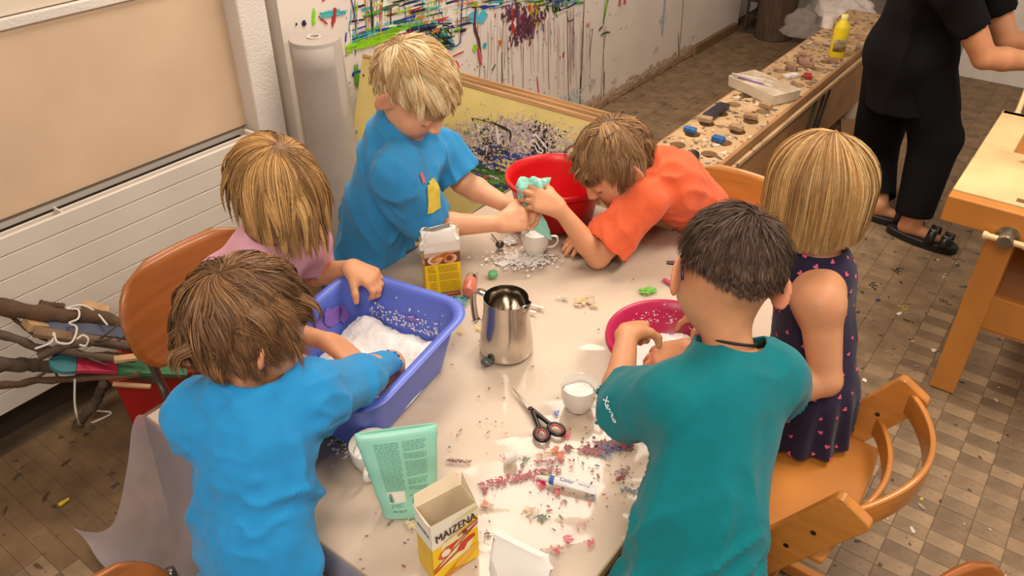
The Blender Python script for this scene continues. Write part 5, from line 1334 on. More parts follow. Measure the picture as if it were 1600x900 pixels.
# printed hearts
Nd = vnormals(Vd, Fd); hm = MB(); taken = []; ht = [(0, -.9), (.55, -.3), (.9, .25), (.75, .7), (.4, .78), (0, .42), (-.4, .78), (-.75, .7), (-.9, .25), (-.55, -.3)]
order = rng.permutation(len(Vd))
for i in order:
    if len(taken) > 210: break
    p, n_ = Vd[i], Nd[i]
    if any(np.linalg.norm(p - q) < .0235 for q in taken): continue
    taken.append(p); ex = nrm(np.cross(ZD, n_) + 1e-4); ey = np.cross(n_, ex); a = rng.uniform(-1.2, 1.2); ex, ey = ex * math.cos(a) + ey * math.sin(a), ey * math.cos(a) - ex * math.sin(a); k_ = rng.uniform(.0042, .0062)
    hm.add([p + n_ * .0012 + ex * x * k_ + ey * y * k_ for x, y in ht], [tuple(range(10))])
tag(hm.build('heart_print', mat('pink_print', (216, 92, 122), .8, var=.1), girlC), kind='stuff')
hair(girlC, J['head'], J['hf'], J['hu'], 1.0, [(206, 164, 104), (172, 124, 72), (222, 186, 128), (146, 102, 60), (190, 146, 90)], 8000, .19, whorl=(.05, -.20, .98), grav=1.25, lift=.002, thick=.016, nlock=22, contrast=.30, seed=7, width=.0017, clump=.34, frizz=.06, stiff=.35, steps=11,
     lenfn=lambda d, rg: np.clip(.118 + .075 * d[:, 2] + .02 * np.abs(d[:, 0]), .07, .22) * rg.uniform(.96, 1.05, len(d)), hairline=lambda d: (d[:, 2] > .48) | ((d[:, 1] < .30) & (d[:, 2] > .05)) | ((d[:, 1] < -.2) & (d[:, 2] > -.45)),
     solids=[(J['neck'] + V3(0, 0, .02), .058), (J['shR'], .055), (J['shL'], .055)])

# --- child in the orange T-shirt leaning over the far end of the table
J = dict(front=V3(-.55, -.2, -.8), head=V3(.252, 1.835, .800), hf=V3(-.72, -.30, -.62), hu=V3(-.52, -.02, .85), hs=1.06, neck=V3(.318, 1.835, .775), chest=V3(.400, 1.850, .735), waist=V3(.50, 1.935, .62),
         shL=P(1006, 322, .725), shR=V3(.392, 1.945, .735), elL=P(934, 402, .606), wrL=PY(874, 326, 1.712), elR=V3(.335, 1.960, .612), wrR=P(934, 362, .612), bulk=1.05)
legs(J, V3(.585, 2.005, .45), V3(-.55, .8, 0), V3(.40, 1.87, .43), V3(.40, 1.86, .06))
J['handL'] = dict(d=V3(-.88, .12, .34), n=V3(.15, -.78, .60), each=((14, 24, 15), (18, 28, 18), (24, 32, 20), (30, 34, 22)), spread=7, thumb=(10, 30), s=1.0); J['handR'] = dict(d=V3(-.75, -.5, 0), n=V3(0, 0, 1.), curl=(15, 20, 10))
kidD, _ = person('child in an orange T-shirt leaning over the far end of the table', J, SKIN['warm'], (140, 102, 66), 1.0, h=.0037)
JD = J
tee(kidD, J, fabric('orange_jersey', (226, 100, 62)), 1.0, .10, .80, slack=.016, folds=fsum(wrinkles([.6, .6, -.5], 13, .018, 25), wrinkles([.2, -.6, -.7], 22, .009, 27)), neck_r=.056, sl_r=.058)
trousers(kidD, J, fabric('blue_jeans', (56, 66, 96)), 1.0)
hair(kidD, J['head'], J['hf'], J['hu'], 1.06, [(150, 112, 74), (124, 90, 58), (176, 136, 92), (108, 76, 50)], 8000, .12, whorl=(-.05, -.5, .86), grav=.60, lift=.007, thick=.013, contrast=.25, seed=9, width=.0016, nlock=50, wave=.70, wfreq=60, clump=.5, frizz=.2, stiff=.5, steps=11,
     lenfn=lambda d, rg: (.070 + .030 * rg.uniform(0, 1, len(d))) * np.where(d[:, 1] > .3, .62, 1), solids=[(J['neck'], .050)])

# --- blond boy in the blue T-shirt, far side
J = dict(front=V3(.70, -.70, 0), head=V3(-.215, 1.725, 1.030), hf=V3(.62, -.36, -.66), hu=V3(.44, -.22, .86), hs=1.06, neck=V3(-.258, 1.745, .925), chest=V3(-.270, 1.752, .850), waist=V3(-.325, 1.765, .70),
         shL=PY(686, 234, 1.845), shR=P(618, 270, .865), elL=P(722, 284, .745), wrL=PY(795, 322, 1.775), elR=P(672, 352, .69), wrR=PY(781, 349, 1.700), bulk=1.08)
legs(J, V3(-.372, 1.772, .54), V3(-.6, -.8, 0), V3(-.38, 1.79, .29), V3(-.39, 1.80, .055))
J['handR'] = dict(d=V3(.95, .15, .12), n=V3(-.12, -.80, .58), curl=(38, 58, 35), spread=5, thumb=(10, 35)); J['handL'] = dict(d=V3(.92, -.25, .05), n=V3(.1, .6, .75), curl=(45, 55, 30), thumb=(15, 40))
boyE, _ = person('blond boy in a blue T-shirt squeezing a mint bag over a cup', J, SKIN['fair'], (206, 168, 112), 1.0, h=.0037)
JE = J
teeE = tee(boyE, J, fabric('sky_blue_jersey', (54, 142, 200)), 1.0, .12, .80, slack=.018, folds=fsum(wrinkles([.5, -.2, -.8], 12, .020, 35), wrinkles([-.3, .1, .9], 20, .010, 37)), neck_r=.056, sl_r=.062)
trousers(boyE, J, fabric('grey_trousers', (96, 104, 112)), 1.0)
hair(boyE, J['head'], J['hf'], J['hu'], 1.06, [(226, 196, 146), (206, 168, 112), (238, 216, 174), (178, 138, 88)], 9000, .095, whorl=(.20, -.60, .78), comb=(-.25, .45, 0), grav=.28, lift=.008, thick=.015, seed=12, width=.0016, wave=.22, wfreq=45, clump=.66, nlock=50, contrast=.16, frizz=.28, stiff=.58, steps=10,
     lenfn=lambda d, rg: np.where(d[:, 2] < -.1, .024, np.where(d[:, 1] > .35, .056, np.where(d[:, 2] > .35, .080, .052))) * rg.uniform(.75, 1.15, len(d)), hairline=lambda d: (d[:, 2] > .44) | ((d[:, 1] < .16) & (d[:, 2] > .02)) | ((d[:, 1] < -.2) & (d[:, 2] > -.5)))

# --- girl in pink
J = dict(front=V3(.78, -.60, -.15), head=V3(-.462, 1.412, .945), hf=V3(.60, -.42, -.68), hu=V3(.50, -.26, .82), hs=1.02, ear=-.018, neck=V3(-.505, 1.425, .845), chest=V3(-.525, 1.435, .765), waist=V3(-.570, 1.450, .60),
         shL=V3(-.440, 1.500, .770), shR=V3(-.585, 1.360, .775), elL=V3(-.452, 1.545, .655), wrL=P(548, 418, .738), elR=V3(-.505, 1.275, .715), wrR=P(512, 533, .705), bulk=.98)
legs(J, V3(-.598, 1.470, .435), V3(-.6, -.8, 0), V3(-.40, 1.33, .425), V3(-.40, 1.32, .06), .05)
J['handL'] = dict(d=V3(.80, -.45, -.12), n=V3(.12, -.18, .95), each=((38, 60, 30), (42, 58, 30), (48, 55, 30), (52, 52, 30)), spread=5, thumb=(30, 30), s=.98); J['handR'] = dict(d=V3(.80, -.38, -.40), n=V3(.25, .15, .9), curl=(28, 35, 25), spread=7, s=.98)
girlF, _ = person('girl in a pink T-shirt with hair over her face, at the blue tub', J, SKIN['warm'], (164, 122, 76), .96, h=.0036)
JF = J
teeF = tee(girlF, J, fabric('pink_jersey', (226, 168, 186)), .96, .06, .62, slack=.014, folds=wrinkles([.2, -.2, -.9], 14, .014, 45), neck_r=.052, sl_r=.052)
trousers(girlF, J, fabric('red_leggings', (168, 60, 76)), .96)
hair(girlF, J['head'], J['hf'], J['hu'], 1.02, [(190, 144, 88), (150, 108, 64), (222, 178, 114), (120, 84, 50), (204, 158, 98)], 8000, .19, whorl=(.05, -.35, .93), grav=.85, lift=.003, thick=.013, contrast=.30, seed=14, nlock=50, width=.0017, wave=.34, wfreq=34, clump=.60, frizz=.10, stiff=.45, steps=11,
     lenfn=lambda d, rg: np.clip(.112 + .055 * d[:, 2], .07, .19) * rg.uniform(.85, 1.1, len(d)), solids=[(J['neck'] + V3(0, 0, .01), .052), (J['shR'], .048), (J['shL'], .048)])

# --- adult in black on the right
J = dict(front=V3(.85, -.5, 0), head=PY(1520, -150, 2.80), hf=V3(.85, -.3, -.4), hu=V3(.3, -.1, .9), hs=1.15, neck=PY(1490, -90, 2.86), chest=PY(1460, -40, 2.90), waist=PY(1440, 15, 2.94), bulk=1.48,
         shL=PY(1545, -45, 3.02), shR=PY(1490, -20, 2.76), elR=PY(1538, 90, 2.72), wrR=PY(1640, 98, 2.74), elL=PY(1572, 62, 2.98), wrL=PY(1660, 80, 3.0))
J.update(pelvis=PY(1425, 70, 2.97), hipL=PY(1400, 82, 3.03), hipR=PY(1440, 90, 2.90), knL=PY(1366, 240, 3.12), knR=PY(1462, 218, 2.86), anL=P(1372, 318, .07), anR=P(1424, 346, .075), ftL=V3(.85, -.45, 0), ftR=V3(.76, -.65, 0))
J['handR'] = dict(d=V3(1, 0, 0), n=V3(0, 0, 1.), s=1.3); J['handL'] = dict(d=V3(1, 0, 0), n=V3(0, 0, 1.), s=1.3)
womG, _ = person('adult in a black tunic and trousers with black sandals at the right', J, SKIN['tan'], (90, 64, 44), 1.0, h=.008)
JG = J; g = lambda k: np.asarray(J[k], float)
def tun(B):
    fr = nrm(J['front'])
    B.cone(g('waist'), g('chest'), .122, .130, .04, (fr, 1.15)); B.cone(g('shL'), g('shR'), .075, .075, .04); B.cone(g('pelvis'), g('waist'), .140, .124, .04); B.cone(g('hipL'), g('hipR'), .122, .122, .05)
    B.cone(g('pelvis'), PY(1424, 195, 2.96), .140, .182, .05, None, True); B.cone(g('chest'), g('neck'), .08, .07, .03)
    for S in 'LR': B.cone(g('sh' + S), g('sh' + S) + .60 * (g('el' + S) - g('sh' + S)), .070, .066, .03, None, True)
hem = PY(1420, 172, 2.90); blk = fabric('black_cotton', (17, 15, 16), .9, 0.0)
garment('tunic', womG, tun, blk, [plane_cut(hem, V3(.10, -.06, -1)), ball_cut(g('neck') + V3(0, 0, .05), .08)] + [end_cut(g('sh' + S) + .60 * (g('el' + S) - g('sh' + S)), g('el' + S) - g('sh' + S), .066) for S in 'LR'], .011, wrinkles(ZD, 9, .018, 51))
trousers(womG, J, blk, 1.0, .90, .016, .06, wide=.010, h=.011)
for S in 'LR':
    a, fd = g('an' + S), nrm(J['ft' + S]); sd = np.cross(fd, ZD); c = V3(a[0], a[1], 0) + fd * .055
    out = []
    for k in range(28):
        t = 2 * math.pi * k / 28; x = math.cos(t) * .138; w_ = .046 + .010 * math.cos(t); out.append((x, w_ * math.sin(t)))
    MB().prism(out, c + ZD * .001, fd, sd, ZD, .030).build('sandal_sole', mat('black_rubber', (26, 22, 22), .5), womG, smooth='auto', bevel=.004)
    for x0 in (.035, .088):
        arc = [c + fd * (x0 + .004 * math.sin(t)) + sd * .050 * math.cos(t) + ZD * (.026 + (.062 - .25 * (x0 - .035)) * math.sin(t)) for t in np.linspace(0, math.pi, 16)]
        V = np.array([[p - fd * .017, p + fd * .017] for p in arc]).reshape(-1, 3)
        st_ = mesh_obj('sandal_strap', V, np.array([(2 * i, 2 * i + 1, 2 * i + 3, 2 * i + 2) for i in range(15)]), mat('black_leather', (28, 22, 20), .35), womG, smooth=True, solid=.004)
        p = arc[5 if S == 'R' else 9]; MB().tube([p + fd * a_ + sd * b_ + ZD * .006 for a_, b_ in ((-.012, -.010), (.012, -.010), (.012, .010), (-.012, .010), (-.012, -.010))], .002, 6).build('buckle', m_chrome, st_, smooth=True)
hair(womG, J['head'], J['hf'], J['hu'], 1.15, [(96, 70, 48), (76, 54, 38)], 1500, .12, seed=20, grav=.9)
# ------------------------------------------------------------------ things on the table
TZ = T + .0045          # things stand on the sheet
def pix_grid(rows): return [[c for c in r] for r in rows]
# --- blue dish tub with flour
m_blue = mat('blue_tub_plastic', (92, 112, 206), .38, var=.05, scale=8)
tc0 = V3(-.300, 1.245, TZ); ta_ = math.radians(-27); tX = V3(math.cos(ta_), math.sin(ta_), 0); tY = V3(-math.sin(ta_), math.cos(ta_), 0)
tub = thing('dish_tub', tc0, 'blue rectangular plastic tub half filled with white flour', 'tub')
def tubr(hx, hy, r, z): return [tc0 + tX * x + tY * y + ZD * z for x, y in rrect(hx, hy, r, 9)]
HX, HY, HZ = .150, .185, .130
MB().ring_loft([tubr(HX - .042, HY - .042, .045, 0), tubr(HX - .036, HY - .036, .048, .004), tubr(HX - .012, HY - .012, .055, HZ - .014), tubr(HX - .010, HY - .010, .056, HZ - .002), tubr(HX + .003, HY + .003, .062, HZ), tubr(HX + .008, HY + .008, .065, HZ - .003), tubr(HX + .009, HY + .009, .066, HZ - .013), tubr(HX + .0065, HY + .0065, .064, HZ - .013)], False, False).build('rim_dummy', m_blue, tub) if False else None
prof_t = [(.040, .0, .050), (.034, .003, .052), (.010, HZ - .016, .060), (.009, HZ - .004, .060), (-.006, HZ - .004, .068), (-.009, HZ - .001, .070), (-.006, HZ + .002, .069), (.006, HZ + .002, .062), (.012, HZ - .003, .058), (.014, HZ - .016, .057), (.038, .006, .050), (.060, .004, .040)]
MB().ring_loft([tubr(HX - d, HY - d, r, z) for d, z, r in prof_t], True, True).build('shell', m_blue, tub, smooth='auto', angle=50)
# pink smears on the inner wall
def on_wall(x, z, side):      # far inner wall
    d = .012 + (HZ - z) * .21
    return (tc0 + tX * x + tY * (HY - d - .004) + ZD * z) if side == 'far' else (tc0 - tX * (HX - d - .004) + tY * x + ZD * z)
sm = MB()
for side, x, z, rx, rz in (('left', .07, .085, .028, .020), ('left', .02, .070, .020, .026), ('left', .105, .07, .016, .020), ('far', .02, .07, .014, .006), ('far', .10, .055, .012, .010), ('left', -.05, .08, .02, .02)):
    n = 14; sm.add([on_wall(x + rx * (1 + .4 * rng.uniform(-1, 1)) * math.cos(a), z + rz * (1 + .4 * rng.uniform(-1, 1)) * math.sin(a), side) for a in np.linspace(0, 2 * math.pi, n, endpoint=False)], [tuple(range(n))])
tag(sm.build('pink_smears', mat('pink_smear', (134, 96, 186), .45), tub), kind='stuff')
m_flour = mat('white_flour', (244, 240, 236), .95, var=.03, scale=30, bump=.6, bscale=120, spec=.1)
def heap(name, label, c, shape, ex, ey, zf, seed, n=46, parent=None, cat='flour'):
    V = []; 
    for i in range(n):
        for j in range(n):
            a, b = -1 + 2 * i / (n - 1), -1 + 2 * j / (n - 1)
            # square to rounded
            x, y = a * math.sqrt(1 - b * b * shape), b * math.sqrt(1 - a * a * shape); V.append((x, y))
    V = np.array(V); z = zf(V[:, 0], V[:, 1]); p = c + V[:, :1] * ex + V[:, 1:] * ey
    z = z + .006 * vnoise(p * 38, seed, 3) + .0025 * vnoise(p * 150, seed + 1, 2); edge = np.maximum(np.abs(V[:, 0]), np.abs(V[:, 1])) > .985
    p = p + ZD * np.where(edge, .0, z)[:, None]
    F = np.array([(i * n + j, (i + 1) * n + j, (i + 1) * n + j + 1, i * n + j + 1) for i in range(n - 1) for j in range(n - 1)])
    return tag(mesh_obj(name, p, F, m_flour, parent, smooth=True), label, cat)
heap('flour', 'white flour lying in the bottom of the blue tub', tc0 + ZD * .007, .28, tX * (HX - .032), tY * (HY - .032), lambda x, y: .018 + .020 * np.exp(-((y - .75) / .22) ** 2) + .014 * np.exp(-((x + .7) / .3) ** 2) + .01 * np.exp(-((x - .8) / .2) ** 2) - .012 * np.exp(-((x - .15) ** 2 + (y - .1) ** 2) / .1), 61)
fs_ = MB()
for k in range(240):
    x = rng.uniform(-.11, .11); z = .045 + abs(rng.normal(0, .020)); p = on_wall(x, min(z, .115), 'far'); r = rng.uniform(.0008, .0028)
    fs_.add([p + tX * r * math.cos(a) + ZD * r * math.sin(a) for a in np.linspace(0, 2 * math.pi, 6, endpoint=False)], [tuple(range(6))])
tag(fs_.build('flour_dust', m_flour, tub), kind='stuff')

# --- pink bowl with flour
m_pink = mat('magenta_plastic', (186, 36, 84), .35, var=.05, scale=8)
bc = P(1046, 530, .665); bc[2] = TZ; bowl = thing('mixing_bowl', bc, 'round pink plastic bowl with a little flour', 'bowl')
MB().lathe(bc, [(.0001, .003), (.068, .0), (.074, .002), (.100, .035), (.116, .075), (.121, .088), (.128, .090), (.130, .0875), (.131, .080), (.129, .079), (.127, .085), (.124, .0865), (.119, .083), (.113, .070), (.096, .033), (.070, .006), (.0001, .006)][::1], 64).build('shell', m_pink, bowl, smooth='auto', angle=55)
heap('flour', 'white flour in the pink bowl', bc + ZD * .010, .5, V3(.088, 0, 0), V3(0, .088, 0), lambda x, y: .022 + .010 * np.exp(-((y + .5) ** 2 + (x - .2) ** 2) / .2), 63, 36)
dz = MB()
for k in range(130):
    a = rng.uniform(.3, 2.6); z = .045 + abs(rng.normal(0, .014)); r = .100 + (z - .035) * .38 - .004; p = bc + V3(r * math.cos(a), r * math.sin(a), z); q = rng.uniform(.0008, .0024); tx_ = V3(-math.sin(a), math.cos(a), 0)
    dz.add([p + tx_ * q * math.cos(t) + ZD * q * math.sin(t) for t in np.linspace(0, 2 * math.pi, 6, endpoint=False)], [tuple(range(6))])
tag(dz.build('flour_dust', m_flour, bowl), kind='stuff')

# --- red basin
rc = V3(.118, 1.945, TZ); rb = thing('red_basin', rc, 'round red plastic basin at the far end of the table', 'basin')
m_rbk = mat('red_basin_plastic', (206, 22, 28), .36, var=.04, scale=8)
MB().lathe(rc, [(.0001, .0), (.098, .0), (.103, .004), (.122, .100), (.124, .108), (.134, .110), (.138, .116), (.137, .124), (.131, .127), (.126, .124), (.120, .104), (.100, .008), (.0001, .006)], 72).build('shell', m_rbk, rb, smooth='auto', angle=50)

# --- steel milk jug
m_steel = mat('brushed_steel', (206, 198, 188), .17, 1.0, var=.04, scale=5)
jc = P(791, 545, TZ); jug = thing('milk_jug', jc, 'stainless steel milk jug with a spout and flat handle', 'jug')
seg = 72; rings = []
def jring(r, z, inner=0.0):
    out = []
    sp = math.atan2(-.35, .62)      # spout to the right and towards the camera
    for k in range(seg):
        a = 2 * math.pi * k / seg; da = (a - sp + math.pi) % (2 * math.pi) - math.pi
        e = np.clip((z - .085) / .052, 0, 1) ** 1.3; bump_ = .013 * e * math.exp(-(da / .20) ** 2)
        zz = z + (.005 * math.exp(-(da / .25) ** 2) if z > .13 else 0)
        out.append(jc + V3((r + bump_) * math.cos(a), (r + bump_) * math.sin(a), zz))
    return out
pj = [(.053, .0), (.0565, .002), (.0575, .006), (.0565, .03), (.0525, .065), (.0485, .095), (.0470, .115), (.0470, .136)]
MB().ring_loft([jring(r, z) for r, z in pj] + [jring(.0462, .1365), jring(.0456, .135)] + [jring(r - .0015, z) for r, z in pj[::-1][1:-2]] + [jring(.050, .003)], True, True).build('body', m_steel, jug, smooth='auto', angle=50)
hx = nrm(V3(-.86, .5, 0)); hp = [jc + hx * .046 + ZD * .128, jc + hx * .066 + ZD * .130, jc + hx * .080 + ZD * .120, jc + hx * .082 + ZD * .09, jc + hx * .078 + ZD * .055, jc + hx * .072 + ZD * .046]
hp = bez(hp, 24); hs_ = np.cross(hx, ZD)
V = np.array([[p - hs_ * .010, p + hs_ * .010] for p in hp]).reshape(-1, 3)
mesh_obj('handle', V, np.array([(2 * i, 2 * i + 1, 2 * i + 3, 2 * i + 2) for i in range(len(hp) - 1)]), m_steel, jug, smooth=True, solid=.0022)

# --- white cups
m_china = mat('white_china', (228, 220, 208), .18, var=.03, scale=10, coat=.4)
def cup(label, c, hdir, r=.038, h=.062, fill=None, flabel=None, narrow=.70):
    t = thing('china_cup', c, label, 'cup'); n = narrow
    MB().lathe(c, [(.0001, .003), (r * n * .86, .003), (r * n * .88, 0), (r * n * .94, .0), (r * n * .97, .004), (r * (n + .14), h * .22), (r * .95, h * .55), (r, h - .002), (r * .985, h), (r * .955, h - .001), (r * .90, h * .55), (r * (n + .06), h * .2), (r * n * .7, .008), (.0001, .0075)], 56).build('body', m_china, t, smooth='auto', angle=55)
    d = nrm(hdir); hp = bez([c + d * r * .93 + ZD * h * .78, c + d * (r + .016) + ZD * h * .80, c + d * (r + .020) + ZD * h * .55, c + d * (r + .010) + ZD * h * .30, c + d * r * .86 + ZD * h * .26], 22); sd = np.cross(d, ZD)
    MB().ring_loft([[p + sd * .0048 * math.cos(a) + nrm(p - c - ZD * h * .5) * .0026 * math.sin(a) for a in np.linspace(0, 2 * math.pi, 10, endpoint=False)] for p in hp]).build('handle', m_china, t, smooth=True)
    if fill is not None: heap('starch', flabel, c + ZD * h * fill, .5, V3(r * .86, 0, 0), V3(0, r * .86, 0), lambda x, y: .004 + .006 * np.exp(-((x + .3) ** 2 + (y - .3) ** 2) / .3), int(1000 * c[1]) % 97, 26, cat='starch')
    return t
cup('white cup under the mint bag at the far side of the table', P(836, 392, TZ), V3(.85, -.1, 0), .037, .060, .62, 'pale liquid starch in the far cup')
cup('white cup with starch next to the scissors', P(903, 634, TZ), V3(.75, -.45, 0), .0355, .056, .55, 'white starch in the cup next to the scissors')
cup('wide white cup half hidden behind the mint pouch', P(585, 728, TZ), V3(-.05, -1, 0), .041, .056, .50, 'white starch in the wide cup behind the pouch', .62)

# --- cornflour boxes
CARD = mat('carton_inside', (214, 196, 166), .75, var=.05)
m_print = mat('printed_carton', attr=True, rough=.45, var=.03, scale=30)
def text_mesh(body, size, bold=0.0):
    cu = bpy.data.curves.new('lettering', 'FONT'); cu.body = body; cu.size = size; cu.offset = bold; cu.align_x = 'CENTER'; cu.align_y = 'CENTER'; cu.resolution_u = 2
    o = bpy.data.objects.new('lettering_tmp', cu); C.objects.link(o); dg = bpy.context.evaluated_depsgraph_get()
    me = bpy.data.meshes.new_from_object(o.evaluated_get(dg)); bpy.data.objects.remove(o); bpy.data.curves.remove(cu)
    V = np.array([v.co[:] for v in me.vertices]); F = [tuple(p.vertices) for p in me.polygons]; bpy.data.meshes.remove(me); return V, F
class Face:
    """flat print on a face of a box: origin at the lower left, ex right, ey up, size w x h"""
    def __init__(s, o, ex, ey, ez, mb): s.o, s.ex, s.ey, s.ez, s.mb, s.k = o, ex, ey, ez, mb, 0
    def poly(s, pts, col):
        s.k += 1; s.mb.col = lin(*col); s.mb.add([s.o + s.ex * x + s.ey * y + s.ez * (.0003 + .00012 * s.k) for x, y in pts], [tuple(range(len(pts)))])
    def rect(s, x0, y0, x1, y1, col): s.poly([(x0, y0), (x1, y0), (x1, y1), (x0, y1)], col)
    def oval(s, x, y, rx, ry, col, rot=0.0, n=20):
        c_, q_ = math.cos(rot), math.sin(rot); s.poly([(x + rx * math.cos(a) * c_ - ry * math.sin(a) * q_, y + rx * math.cos(a) * q_ + ry * math.sin(a) * c_) for a in np.linspace(0, 2 * math.pi, n, endpoint=False)], col)
    def text(s, body, x, y, size, col, bold=0.0, sx=1.0, sy=1.0, shear=0.0, rot=0.0):
        V, F = text_mesh(body, size, bold); s.k += 1; s.mb.col = lin(*col); X, Y_ = V[:, 0] * sx + V[:, 1] * shear, V[:, 1] * sy; c_, q_ = math.cos(rot), math.sin(rot)
        s.mb.add([s.o + s.ex * (x + a * c_ - b * q_) + s.ey * (y + a * q_ + b * c_) + s.ez * (.0003 + .00012 * s.k) for a, b in zip(X, Y_)], F)
def carton(label, o, ex, w, d, h, flaps, torn=False):
    """o: lower left front corner; ex along the front; the face looks along ez"""
    ey = ZD; ez = nrm(np.cross(ex, ey)); t = thing('starch_box', o + ex * w / 2 - ez * d / 2, label, 'box')
    A = [o, o + ex * w, o + ex * w - ez * d, o - ez * d]; c0 = sum(A) / 4; th = .0012
    inn = [p + nrm(c0 - p) * th * 1.5 for p in A]
    side = MB(); side.col = lin(232, 190, 30)
    side.add(A + [p + ZD * h for p in A], [(0, 1, 5, 4), (1, 2, 6, 5), (2, 3, 7, 6), (3, 0, 4, 7), (3, 2, 1, 0)])
    side.build('carton', m_print, t, colors=True)
    ins = MB(); ins.add([p + ZD * .003 for p in inn] + [p + ZD * (h - .0003) for p in inn] + [p + ZD * h for p in A], [(0, 1, 2, 3), (4, 5, 1, 0), (5, 6, 2, 1), (6, 7, 3, 2), (7, 4, 0, 3), (8, 9, 5, 4), (9, 10, 6, 5), (10, 11, 7, 6), (11, 8, 4, 7)])
    ins.build('inside', CARD, t)
    for pts in flaps:
        fl = MB(); fl.add([o + ex * a + ZD * b - ez * c for a, b, c in pts], [tuple(range(len(pts)))]); fl.build('flap', CARD, t, solid=.0008)
    return t, ey, ez
YEL, WHT, BRN, REDC = (240, 196, 16), (236, 226, 208), (66, 42, 28), (200, 56, 36)
p0, p1 = P(679, 908, TZ), P(748, 868, TZ); ex = nrm(V3(*(p1 - p0)[:2], 0)); w = .083; d = .046; h = .128
t, ey, ez = carton('open yellow cornflour box with brown lettering at the near table edge', p0, ex, w, d, h,
                   [[(0, h, d), (w, h, d), (w - .004, h + .018, d + .012), (.006, h + .016, d + .010)], [(w, h, .002), (w, h, d - .002), (w + .001, h + .030, d - .004), (w + .001, h + .004, .006)], [(0, h, .002), (0, h, d - .002), (-.004, h + .014, d - .004), (-.002, h + .002, .01)]])
pm = MB(); f = Face(p0, ex, ey, ez, pm)
f.rect(0, .072, w, h, WHT); f.rect(0, 0, w, .072, YEL); f.poly([(0, .072), (.02, .072), (w, .096), (w, .10), (w, .072)], YEL) if False else None
f.poly([(.010, .02), (.018, .072), (.05, .078), (w * .9, .055), (w * .8, .03)], (238, 226, 170)); f.poly([(.0, .022), (.0, .026), (w, .086), (w, .082)], (150, 60, 30))
f.poly([(0, .070), (w, .102), (w, .094), (0, .0705)], YEL); f.poly([(.045, .079), (w, .0955), (w, .089), (.045, .0745)], (176, 96, 40))
f.poly([(.009, .047), (.013, .058), (.024, .066), (.036, .067), (.046, .070), (.038, .056), (.028, .044), (.016, .041)], (214, 84, 40)); f.oval(.0235, .053, .0085, .0075, (246, 226, 196), .4)
f.poly([(.040, .040), (.050, .058), (.064, .064), (.076, .064), (.077, .056), (.062, .050), (.056, .038)], REDC); f.poly([(0, .016), (0, .022), (.044, .045), (.044, .040)], REDC); f.poly([(.03, .060), (w, .088), (w, .085), (.03, .056)], REDC)
f.oval(.050, .012, .036, .0085, (222, 160, 40), .62); f.oval(.036, .006, .026, .007, (196, 130, 30), .62); f.oval(.060, .022, .026, .008, (232, 176, 60), .55)
f.oval(.058, .0795, .0045, .0045, (120, 60, 36))
[f.text('MAIZENA', .0425 + dx_, .0985, .0190, BRN, 0.0, .90, 1.25, .08, .12) for dx_ in (-.0005, 0, .0005)]; f.text('zum Binden, zum Backen', .042, .0855, .0042, (120, 90, 70), 0, 1, 1, 0, .12)
f.poly([(.03, h - .012), (w, h - .004), (w, h - .010)], (214, 200, 110)) ; pm.build('front_print', m_print, t, colors=True)
pm = MB(); f = Face(p0 - ez * d, ez, ey, -ex, pm); f.rect(0, .072, d, h, WHT); f.rect(0, 0, d, .072, (222, 176, 24)); f.text('MAIZENA', d / 2, .099, .0095, BRN, .0004, .9, 1.1, 0, 0); pm.build('side_print', m_print, t, colors=True)
# second box, torn open, back side with a recipe
p0, p1 = P(667, 461, TZ), P(722, 457, TZ); ex = nrm(V3(*(p1 - p0)[:2], 0) + V3(0, .012, 0)); w = .084; h = .136
t, ey, ez = carton('torn cornflour box showing its yellow recipe side beside the jug', p0, ex, w, d, h, [[(0, h, d), (.012, h + .010, d), (.03, h + .014, d), (.04, h + .022, d), (.06, h + .016, d), (w, h + .012, d), (w, h, d)], [(w, h, 0), (w, h, d), (w + .004, h + .018, d), (w + .002, h + .004, .01)], [(0, h, 0), (0, h, d), (-.005, h + .004, d - .01), (-.004, h - .012, .01)]])
pm = MB(); f = Face(p0, ex, ey, ez, pm); f.rect(0, 0, w, .081, YEL); f.rect(0, .081, w, .112, (120, 62, 30)); f.rect(0, .112, w, h, (226, 214, 204)); f.poly([(0, .102), (w, .110), (w, .114), (0, .114)], (196, 160, 140))
f.oval(.024, .094, .017, .012, (226, 200, 180)); f.oval(.060, .094, .016, .012, (214, 186, 166)); f.oval(.030, .096, .017, .0095, (196, 112, 48), .3); f.oval(.050, .100, .015, .011, (176, 90, 36)); f.oval(.058, .095, .012, .011, (200, 120, 56)); f.oval(.058, .095, .007, .007, (120, 56, 26)); f.oval(.034, .095, .010, .005, (226, 160, 90), .3)
for k in range(17):
    y = .075 - k * .0037
    if k not in (4, 9): 
        for a, b in ((.006, .024), (.031, .078)):
            x = a
            while x < b - .003: l = min(rng.uniform(.002, .007), b - x); f.rect(x, y, x + l, y + .0014, (70, 56, 20)); x += l + .0012
f.rect(.006, .003, w - .006, .0095, (176, 40, 26)); pm.build('back_print', m_print, t, colors=True)
